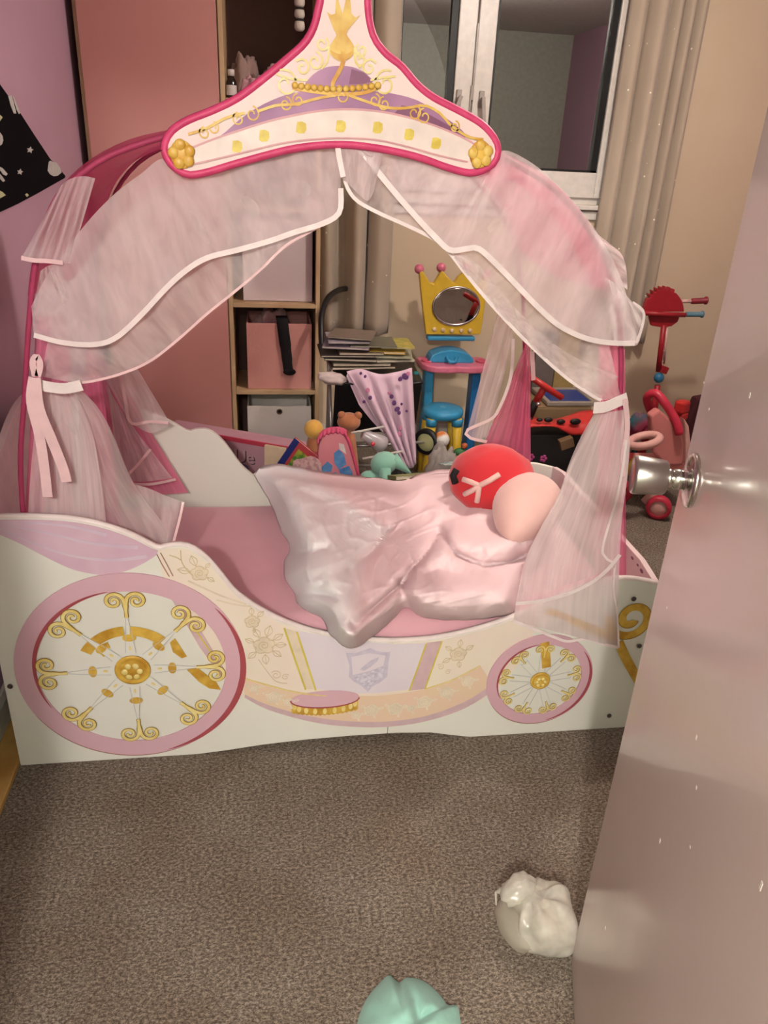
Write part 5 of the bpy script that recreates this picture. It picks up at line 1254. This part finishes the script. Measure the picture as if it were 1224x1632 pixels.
part('seat_back', MB().grid(lambda u, v: (0.275+0.36*u, 3.06+0.02*math.sin(PI*u)+0.1*v, 0.57-0.26*v), 14, 10), M_fr, pc, solid=0.006, smooth=True)
q = at(662, 612, 3.16); part('side_pad', MB().ellipsoid(q, (0.028, 0.05, 0.055), 18, 12), M_tealp, pc, smooth=True)
# white pouch on its left side
q = at(530, 603, 3.06); tag(obj('fabric_pouch', MB().ellipsoid(q, (0.060, 0.03, 0.024), 24, 14, roty(0.15), 0.25, 9, 1.0), mat('pouch_pale', (206, 186, 182), 0.8), smooth=True, loc=tuple(q)), 'small pale fabric pouch hanging on the pushchair', 'pouch')
# floral cloth
M_flo = mat('floral_cloth', (222, 190, 206), 0.85, col2=(214, 178, 196), nscale=6, sheen=0.2)
fl = thing('floral_cloth', 'pale pink floral cloth draped down from the pushchair', 'cloth', (at(620,640,3.02).x, 3.02, 0.30))
YFL = lerpf(3.03, 3.03)
fo = loft('fabric', [(552,592),(575,588),(605,596),(635,592),(656,586)], [(645,742),(650,745),(655,746),(659,744),(663,738)], 3.03, 2.98, M_flo, fl, N=40, M=22, fold=4, amp=0.014, seed=31)
fo.modifiers.new('thick', 'SOLIDIFY').thickness = 0.003
loft('fabric_fold', [(552,600),(556,592),(568,596),(585,610)], [(572,645),(590,668),(612,692),(640,728)], 3.045, 3.02, M_flo, fl, N=24, M=16, fold=2, amp=0.010, seed=32)
M_fpr = mat('floral_print_purple', (104, 62, 116), 0.7); M_fpk = mat('floral_print_pink', (206, 128, 164), 0.7)
random.seed(11)
for (x, y, r, m_) in ((624,632,3.2,M_fpr),(628,642,3.6,M_fpr),(633,652,4,M_fpr),(636,658,3,M_fpr),(620,626,2.5,M_fpk),(640,644,2,M_fpr),(648,655,2,M_fpr),(586,622,3.6,M_fpk),(590,634,3,M_fpr),(580,640,2.4,M_fpr),(640,682,5,M_fpk),(636,692,4,M_fpk),(646,600,5,M_fpr),(638,604,3.5,M_fpr),(650,596,3.5,M_fpk),(645,720,3.5,M_fpr),(640,712,2.5,M_fpr),(652,728,2.5,M_fpr),(582,600,2.2,M_fpr),(575,595,2.2,M_fpr)):
    q = at(x, y, 2.992); rr = r*0.0026
    part('printed_petal', MB().ellipsoid(q, (rr, 0.002, rr*1.2), 8, 6, roty(random.uniform(-1,1))), m_, fl)
# magazines and thin books stacked on the pushchair
random.seed(21)
def mag(label, pl_, pr_, zt_, th_, d_, col, yaw=0.0, roll=0.0, Y=3.20, col2=None):
    a, c_ = at(*pl_, Y-0.10), at(*pr_, Y-0.10)
    w_ = (c_-a).length; mid_ = (a+c_)/2
    slab('magazine', label, 'magazine', (mid_.x, Y, mid_.z), w_, d_, th_, yaw, PI/2, mat('mag_'+label.replace(' ', '_')[:40], col, 0.35, col2=col2, nscale=30, nmix=0.3), roll=math.atan2(-(c_.z-a.z), c_.x-a.x)+roll, group=None)
mag('dark brown comic at the bottom of the magazine stack', (525,584), (628,590), 0, 0.010, 0.20, (92, 78, 66), 0.05)
mag('grey magazine just above the bottom comic', (530,578), (622,586), 0, 0.008, 0.20, (150, 138, 122), -0.05)
mag('white glossy magazine on the right of the stack', (590,577), (660,578), 0, 0.007, 0.17, (196, 184, 164), 0.1)
mag('pale green glossy magazine on the right of the stack', (592,572), (662,571), 0, 0.007, 0.17, (170, 168, 140), -0.1)
mag('black covered comic on the left of the stack', (511,571), (598,566), 0, 0.008, 0.20, (58, 50, 48), 0.08)
mag('dark grey comic in the middle of the stack', (520,576), (604,573), 0, 0.010, 0.20, (74, 64, 60), -0.04)
mag('brown paper magazine in the middle of the stack', (540,567), (612,562), 0, 0.009, 0.20, (118, 100, 84), 0.1)
mag('bright yellow thin book in the magazine stack', (592,567), (650,562), 0, 0.010, 0.16, (226, 184, 68), 0.0)
mag('grey lilac magazine on the left of the stack', (519,559), (594,553), 0, 0.008, 0.19, (146, 128, 146), -0.06)
mag('olive green magazine lying above the yellow book', (608,559), (662,554), 0, 0.007, 0.17, (136, 132, 58), 0.12, col2=(190,170,70))
mag('dark green comic tilted across the stack', (560,562), (634,546), 0, 0.006, 0.18, (104, 100, 84), 0.2)
mag('silver lilac magazine near the top of the stack', (523,550), (590,545), 0, 0.007, 0.18, (170, 156, 168), 0.1)
mag('brown magazine on top of the stack', (530,545), (602,538), 0, 0.006, 0.17, (130, 112, 100), -0.15)

# ------------------------------------------------------------------ box, red toys and basket right of the bed
M_card = mat('cardboard', (142, 116, 84), 0.8, col2=(124, 98, 68), nscale=10)
YX = 3.36
x0, x1 = at(848,660,YX-0.12).x, at(944,640,YX-0.12).x; zt_ = at(900,650,YX-0.12).z
cb = thing('cardboard_box', 'brown cardboard box with a tray on top behind the bed', 'box', ((x0+x1)/2, YX, 0))
part('carton', MB().box(((x0+x1)/2, YX, zt_/2), (x1-x0, 0.26, zt_)), M_card, cb, bevel=0.004)
part('flap', MB().box(((x0+x1)/2, YX-0.06, zt_+0.003), (x1-x0-0.004, 0.13, 0.004)), M_card, cb)
tq0 = (atz(868,636,zt_+.02)+atz(938,634,zt_+.02))/2
ty = thing('toy_tray', 'grey rimmed tray with a deep blue inside lying on the cardboard box', 'tray', (tq0.x, YX, zt_+0.006))
M_trg = mat('tray_grey', (160, 146, 134), 0.5); M_trb = mat('tray_blue', (32, 62, 140), 0.3)
tx = tq0.x; tyy = YX
part('rim', MB().box((tx, tyy-0.11, zt_+0.017), (0.22,0.022,0.020)).box((tx, tyy+0.11, zt_+0.017), (0.22,0.022,0.020)).box((tx-0.11, tyy, zt_+0.017), (0.022,0.242,0.020)).box((tx+0.11, tyy, zt_+0.017), (0.022,0.242,0.020)), M_trg, ty, bevel=0.004)
part('insert', MB().box((tx, tyy, zt_+0.014), (0.20,0.20,0.014)), M_trb, ty, bevel=0.004)
# red T-bar of a ride-on toy, and its spotted red body
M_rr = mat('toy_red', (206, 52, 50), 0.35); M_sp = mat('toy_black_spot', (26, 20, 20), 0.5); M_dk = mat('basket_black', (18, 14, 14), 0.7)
YT = 3.03
ro = thing('ride_on_ladybird', 'red ride-on toy with black spots and a T handle behind the bed', 'ride-on toy', (at(890,690,YT).x, YT, 0))
a, c_ = at(844,600,YT), at(896,634,YT-0.02); part('handlebar', MB().tube([a, (a+c_)/2, c_], [0.013,0.014,0.013], 12), M_rr, ro, smooth=True)
a, c_ = at(868,617,YT), at(854,640,YT+0.02); part('stem', MB().tube([a, c_], 0.015, 12), M_rr, ro, smooth=True)
a, c_ = c_, at(842,668,YT+0.03); part('joint', MB().tube([a, c_], 0.017, 12), M_dk, ro, smooth=True)
q = at(858,644,YT-0.01); part('bolt', MB().ellipsoid(q, (0.011,0.009,0.009), 12, 8), M_silver, ro, smooth=True)
U = [(838,660),(858,668),(880,670),(905,664),(925,657),(948,655)]; Lw = [(838,682),(862,680),(885,681),(900,688),(912,693),(930,692)]
def shell(u, v):
    k = u*(len(U)-1)
    A2 = catmull([(x, y, 0) for x, y in U], 30)[int(round(u*29))]; B2 = catmull([(x, y, 0) for x, y in Lw], 30)[int(round(u*29))]
    if v <= 0.5: p2 = A2*(1-v*2) + B2*(v*2); Y2 = YT + 0.16 - 0.22*(v*2)
    else: p2 = B2; Y2 = YT-0.06
    return at(p2.x, p2.y, Y2)
b = MB(); UA = catmull([(x, y, 0) for x, y in U], 30); LA = catmull([(x, y, 0) for x, y in Lw], 30)
b.grid(lambda u, v: at(UA[int(round(u*29))].x*(1-v)+LA[int(round(u*29))].x*v, UA[int(round(u*29))].y*(1-v)+LA[int(round(u*29))].y*v, YT+0.05-0.10*math.sin(v*PI/2)), 30, 10)
part('shell', b, M_rr, ro, solid=0.012, smooth=True)
for (x, y, r) in ((860,669,5),(874,669,7),(894,672,7),(917,672,9),(846,667,3)):
    q = at(x, y, YT-0.045); part('spot', MB().ellipsoid(q, (r*0.0028, 0.010, r*0.0016), 14, 8), M_sp, ro, smooth=True)
zb2 = at(885,690,YT-0.05).z
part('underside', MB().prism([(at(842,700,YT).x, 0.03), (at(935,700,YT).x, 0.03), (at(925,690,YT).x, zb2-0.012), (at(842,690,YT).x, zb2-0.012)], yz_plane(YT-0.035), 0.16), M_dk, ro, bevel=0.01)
for xx in (at(855,740,YT).x, at(930,740,YT).x):
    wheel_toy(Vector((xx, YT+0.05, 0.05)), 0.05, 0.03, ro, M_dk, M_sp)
q = at(902, 706, YT-0.10); tag(obj('wooden_block', MB().box(q, (0.060,0.035,0.046), roty(-0.35)), mat('block_brown', (110, 82, 56), 0.6), bevel=0.004, loc=tuple(q)), 'brown wooden block in the dark under the red ride-on toy', 'block')
for (x, y) in ((846,729),(866,731)):
    q = at(x, y, YT-0.039); b = MB()
    for k in range(5): b.ellipsoid(q+Vector((0.010*math.cos(2*PI*k/5),0,0.010*math.sin(2*PI*k/5))), (0.008,0.005,0.008), 8, 6)
    part('flower_knob', b, mat('knob_magenta', (172, 62, 120), 0.6), ro, smooth=True)
# tall game boxes at the wall, seen through the sheer drape
for (xa, xb, yt_, m_, lb) in ((858,890,528,mat('game_box_grey', (120,108,104),0.6),'dark grey board game box standing by the wall'),(893,926,522,mat('game_box_olive', (176,150,96),0.6),'olive yellow board game box standing by the wall')):
    a, c_ = at(xa, yt_, 3.62), at(xb, yt_, 3.62)
    g = thing('board_game', lb, 'board game', ((a.x+c_.x)/2, 3.65, 0)); part('base_tray', MB().box(((a.x+c_.x)/2, 3.65, a.z/2), (c_.x-a.x, 0.05, a.z)), m_, g, bevel=0.003)
    part('lid', MB().box(((a.x+c_.x)/2, 3.615, a.z/2), (c_.x-a.x+0.004, 0.018, a.z+0.003)), m_, g, bevel=0.002)

# ------------------------------------------------------------------ scooter leaning on the wall
YSC = 3.45
sct = thing('toy_scooter', 'red toy scooter with a round spiked front leaning by the cream wall', 'toy scooter', (at(1040,700,YSC).x, YSC, 0))
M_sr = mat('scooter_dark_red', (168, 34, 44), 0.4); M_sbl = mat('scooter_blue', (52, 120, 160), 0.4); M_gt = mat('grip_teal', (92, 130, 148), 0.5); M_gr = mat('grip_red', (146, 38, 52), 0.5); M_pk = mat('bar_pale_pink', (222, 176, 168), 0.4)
sp_pts = []
for k in range(60):
    a = PI*1.0*k/59; r = 31.5
    if 0.32*PI < a < 0.80*PI: r += 3.0*(1 if (k % 4) < 2 else -0.5)
    sp_pts.append((1059+r*math.cos(a), 497-37*(r/31.5)*math.sin(a)))
part('shield', MB().prism([(at(x,y,YSC).x, at(x,y,YSC).z) for x, y in sp_pts], yz_plane(YSC), 0.03), M_sr, sct, bevel=0.004)
part('shield_lower', MB().prism([(at(x,y,YSC).x, at(x,y,YSC).z) for x, y in ((1036,504),(1086,504),(1082,514),(1072,521),(1058,523),(1040,520))], yz_plane(YSC+0.01), 0.02), M_sr, sct, bevel=0.004)
part('shelf_bar', MB().tube([at(1027,499,YSC-0.01), at(1060,501,YSC-0.01), at(1092,502,YSC-0.01)], 0.011, 10), M_sr, sct, smooth=True)
part('grip', MB().tube([at(1093,501,YSC), at(1096,501,YSC), at(1117,501,YSC), at(1118,501,YSC), at(1120,501,YSC)], [0.010,0.012,0.012,0.017,0.017], 12), M_gt, sct, smooth=True)
part('bar', MB().tube([at(1086,480,YSC+0.02), at(1103,480,YSC+0.02)], 0.009, 10), M_pk, sct, smooth=True)
part('grip', MB().tube([at(1101,480,YSC+0.02), at(1104,480,YSC+0.02), at(1123,479,YSC+0.02), at(1124,479,YSC+0.02), at(1126,479,YSC+0.02)], [0.010,0.014,0.014,0.019,0.019], 12), M_gr, sct, smooth=True)
p0, p1 = at(1058,518,YSC+0.01), at(1049,592,YSC+0.01)
part('stem', MB().tube([p0, (p0+p1)/2, p1], 0.013, 12), M_sr, sct, smooth=True)
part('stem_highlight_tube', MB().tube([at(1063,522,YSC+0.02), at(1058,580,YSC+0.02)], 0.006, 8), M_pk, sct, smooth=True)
part('clamp', MB().box(at(1058,589,YSC), (0.034,0.03,0.034), roty(0.3)), M_sr, sct, bevel=0.004)
part('joint_ball', MB().ellipsoid(at(1050,602,YSC), (0.025,0.025,0.025), 18, 12), M_sbl, sct, smooth=True)
p2 = at(1043,650,YSC); p3 = Vector((p2.x-0.02, YSC, 0.09))
part('lower_stem', MB().tube([at(1048,614,YSC), p2, p3], [0.014,0.018,0.020], 12), M_sr, sct, smooth=True)
part('deck', MB().box((p3.x-0.05, YSC-0.16, 0.075), (0.12,0.36,0.03), rotz(-0.15)), M_sr, sct, bevel=0.008)
wheel_toy(Vector((p3.x, YSC+0.04, 0.055)), 0.055, 0.03, sct, M_fr, M_sbl); wheel_toy(Vector((p3.x-0.08, YSC-0.33, 0.045)), 0.045, 0.028, sct, M_fr, M_sbl)

# ------------------------------------------------------------------ pink push-along toy behind the door knob
YG = 2.97
M_gp = mat('pushalong_pink', (224, 140, 136), 0.4, col2=(216, 130, 128), nscale=5); M_gl = mat('pushalong_pale_pink', (234, 176, 168), 0.4); M_gd = mat('pushalong_red_pink', (206, 52, 76), 0.35)
pa = thing('push_along_toy', 'pink plastic push-along toy with red handle and wheels behind the door knob', 'push-along toy', (at(1055,800,YG).x, YG, 0))
part('handle', MB().tube(catmull([tuple(at(x,y,YG+dy)) for x, y, dy in ((1043,668,.10),(1036,652,.10),(1031,636,.09),(1036,628,.07),(1046,627,.05),(1058,640,.02),(1070,658,.0),(1079,675,-.02),(1083,692,-.03))], 26), 0.0185, 12), M_gd, pa, smooth=True)
def GP(*pts): return [(at(x,y,YG).x, at(x,y,YG).z) for x, y in pts]
part('backrest', MB().prism(GP((1036,662),(1050,652),(1072,672),(1086,690),(1090,712),(1088,740),(1060,742),(1040,720)), yz_plane(YG-0.01), 0.05), M_gp, pa, bevel=0.010)
part('side_wing', MB().prism(GP((1086,664),(1093,676),(1096,704),(1094,730),(1088,738),(1087,690)), yz_plane(YG-0.03), 0.05), M_gl, pa, bevel=0.006)
part('seat_block', MB().box((at(1062,745,YG).x, YG+0.07, (at(1062,738,YG).z+0.12)/2), (0.20, 0.14, at(1062,738,YG).z-0.12)), M_gp, pa, bevel=0.015)
gc = at(1027, 702, YG-0.10)
ringp = [gc + Vector((0.060*math.cos(2*PI*k/28), 0.05*math.sin(2*PI*k/28), 0.018*math.cos(2*PI*k/28))) for k in range(29)]
part('tray_ring', MB().tube(ringp, 0.017, 10, cap=False), M_gl, pa, smooth=True)
q = at(1012, 745, YG-0.12); part('yellow_bumper', MB().ellipsoid(q, (0.028,0.03,0.055), 18, 12), M_ty, pa, smooth=True)
q = at(1051, 803, YG-0.08)
wheel_toy(Vector((q.x, YG-0.08, 0.055)), 0.055, 0.045, pa, M_gd, M_gl, yaw=1.05); wheel_toy(Vector((q.x-0.10, YG+0.10, 0.055)), 0.055, 0.045, pa, M_gd, M_gl, yaw=0.75)
part('wheel_arm', MB().tube([(q.x-0.05, YG-0.04, 0.06),(q.x+0.0, YG-0.05, 0.14)], 0.02, 10), M_gl, pa, smooth=True)
q = at(1087, 648, 3.12); rb = thing('toy_block', 'red rounded toy block standing on the pink push-along toy', 'toy block', tuple(q))
part('cube', MB().box(q, (0.062,0.05,0.058), rotz(0.5)), M_rr, rb, bevel=0.012)
part('lower_cube', MB().box(q+Vector((0.006,0,-0.042)), (0.046,0.045,0.036), rotz(0.5)), M_rr, rb, bevel=0.008)
q = at(1020, 678, 3.2); tag(obj('toy_bundle', MB().ellipsoid(q, (0.055,0.04,0.06), 20, 14, None, 0.5, 12, 6.0), mat('bundle_teal_dark', (40, 92, 104), 0.8, col2=(150, 52, 78), nscale=9, nmix=0.2), smooth=True, loc=tuple(q)), 'teal and crimson soft bundle between the canopy and the pink push-along toy', 'soft toy')
tb = at(1110, 668, 3.25); tag(obj('dark_satchel', MB().prism([(at(x,y,3.25).x, at(x,y,3.25).z) for x, y in ((1092,690),(1098,668),(1112,636),(1150,630),(1150,720),(1090,720))], yz_plane(3.25), 0.06), mat('satchel_dark_red', (70, 22, 30), 0.7), bevel=0.01, loc=tuple(tb)), 'dark red satchel half hidden behind the door edge', 'bag')

# ------------------------------------------------------------------ on the carpet: knotted plastic bag and mint cloth
def plastic_material():
    m = bpy.data.materials.new('milky_plastic_bag'); m.use_nodes = True; nt = m.node_tree; b_ = nt.nodes['Principled BSDF']
    b_.inputs['Base Color'].default_value = lin((232, 226, 214)); b_.inputs['Roughness'].default_value = 0.22; b_.inputs['Specular IOR Level'].default_value = 0.6
    tr = nt.nodes.new('ShaderNodeBsdfTransparent'); tl = nt.nodes.new('ShaderNodeBsdfTranslucent'); tl.inputs['Color'].default_value = lin((240, 230, 210))
    a = nt.nodes.new('ShaderNodeMixShader'); a.inputs[0].default_value = 0.25; c2 = nt.nodes.new('ShaderNodeMixShader')
    n = nt.nodes.new('ShaderNodeTexNoise'); n.inputs['Scale'].default_value = 14; n.inputs['Detail'].default_value = 3
    tc = nt.nodes.new('ShaderNodeTexCoord'); nt.links.new(tc.outputs['Object'], n.inputs['Vector'])
    mr = nt.nodes.new('ShaderNodeMapRange'); mr.inputs['From Min'].default_value = 0.35; mr.inputs['From Max'].default_value = 0.65; mr.inputs['To Min'].default_value = 0.45; mr.inputs['To Max'].default_value = 0.95
    nt.links.new(n.outputs['Fac'], mr.inputs['Value'])
    out = nt.nodes['Material Output']
    nt.links.new(b_.outputs[0], a.inputs[1]); nt.links.new(tl.outputs[0], a.inputs[2])
    nt.links.new(mr.outputs['Result'], c2.inputs[0]); nt.links.new(tr.outputs[0], c2.inputs[1]); nt.links.new(a.outputs[0], c2.inputs[2]); nt.links.new(c2.outputs[0], out.inputs[0])
    return m
M_bag = plastic_material()
bc = atz(866, 1462, 0.045); bag = thing('knotted_bag', 'knotted milky plastic bag lying on the carpet by the door', 'plastic bag', (bc.x, bc.y, 0))
kp = atz(845, 1428, 0.095)      # where the neck is gathered
def bag_mb():
    b = MB(); n, m_ = 56, 30
    def fn(u, v):
        a = 2*PI*u; bb = PI*(v-0.5)
        q = Vector((math.cos(bb)*math.cos(a), math.cos(bb)*math.sin(a), math.sin(bb)))
        q = Vector((math.copysign(abs(q.x)**0.58, q.x), math.copysign(abs(q.y)**0.58, q.y), math.copysign(abs(q.z)**0.7, q.z)))
        P = Vector((bc.x + 0.060*q.x, bc.y + 0.072*q.y, max(0.002, 0.046+0.050*q.z)))
        P = bc + rotz(-0.12) @ (P-bc)
        d = P-kp; ang = math.atan2(d.y, d.x); dist = d.length
        f = 0.0065*math.sin(ang*8+2*noise.noise(P*16))*math.exp(-((dist-0.05)/0.04)**2)
        P += Vector((q.x, q.y, q.z))*(f + 0.007*noise.noise(P*28))
        pull = math.exp(-(dist/0.04)**2); P = P*(1-0.45*pull) + kp*0.45*pull
        P.z = max(0.002, P.z); return P
    return b.grid(fn, n, m_, True)
part('filled_body', bag_mb(), M_bag, bag, smooth=True)
lc = atz(812, 1475, 0.035)
part('loose_side', MB().ellipsoid(lc+Vector((0.012,0,0)), (0.034, 0.058, 0.032), 26, 16, rotz(0.2), 0.12, 8, 2.0), sheer_mat('thin_plastic', (222, 212, 196), 0.55, 0.25, 18), bag, smooth=True)
tc_ = atz(828, 1418, 0.085)
part('knot', MB().ellipsoid(tc_, (0.044, 0.030, 0.026), 30, 18, rotz(0.45), 0.25, 9, 5.0), M_bag, bag, smooth=True)
tp = atz(797, 1420, 0.075)
part('knot_tail', MB().tube([tc_+Vector((-0.025,-0.005,0)), tp, tp+Vector((-0.012,-0.008,0.006)), tp+Vector((-0.014,-0.024,-0.01))], [0.014,0.008,0.003,0.002], 8), M_bag, bag, smooth=True)
part('contents', MB().ellipsoid(bc+Vector((0.012,-0.012,-0.004)), (0.045,0.050,0.030), 22, 14, None, 0.4, 10, 8.0), mat('bag_contents', (234, 224, 206), 0.8), bag, smooth=True)

M_mint = mat('mint_cloth', (158, 206, 190), 0.85, col2=(146, 196, 180), nscale=7, bump=0.15, bscale=60, sheen=0.2)
mo = [(566,1650),(572,1620),(584,1592),(602,1570),(619,1554),(628,1560),(637,1566),(648,1558),(672,1562),(692,1576),(706,1592),(714,1602),(728,1602),(733,1620),(734,1650),(720,1690),(650,1715),(590,1695)]
def mint_mb():
    o2 = [Vector((q.x, q.y)) for q in catmull([(x, y, 0) for x, y in mo+[mo[0]]], 91)][:-1]; c = Vector((648, 1632)); n = len(o2); nr = 20; b = MB(); vs_ = []
    cr = [Vector(q) for q in ((648,1566),(662,1596),(668,1625),(690,1612))]
    for i in range(nr+1):
        t = i/nr
        for k in range(n):
            P2 = c + (o2[k]-c)*t
            h = 0.050*(1-t**3) + 0.010
            h += 0.008*noise.noise(Vector((P2.x/22, P2.y/22, 5)))*(1-t*0.5)
            dd_ = min(seg_d(P2, a, q) for a, q in zip(cr, cr[1:])); h -= 0.022*math.exp(-(dd_/7)**2)*(1-t*0.7)
            if i == nr: h = 0.003
            vs_.append(atz(P2.x, P2.y, max(0.003, h)))
    fs_ = [(i*n+k, i*n+(k+1) % n, (i+1)*n+(k+1) % n, (i+1)*n+k) for i in range(nr) for k in range(n)]
    b.add(vs_, fs_); return b
tag(obj('mint_cloth', mint_mb(), M_mint, smooth=True), 'crumpled mint green cloth lying on the carpet', 'cloth')
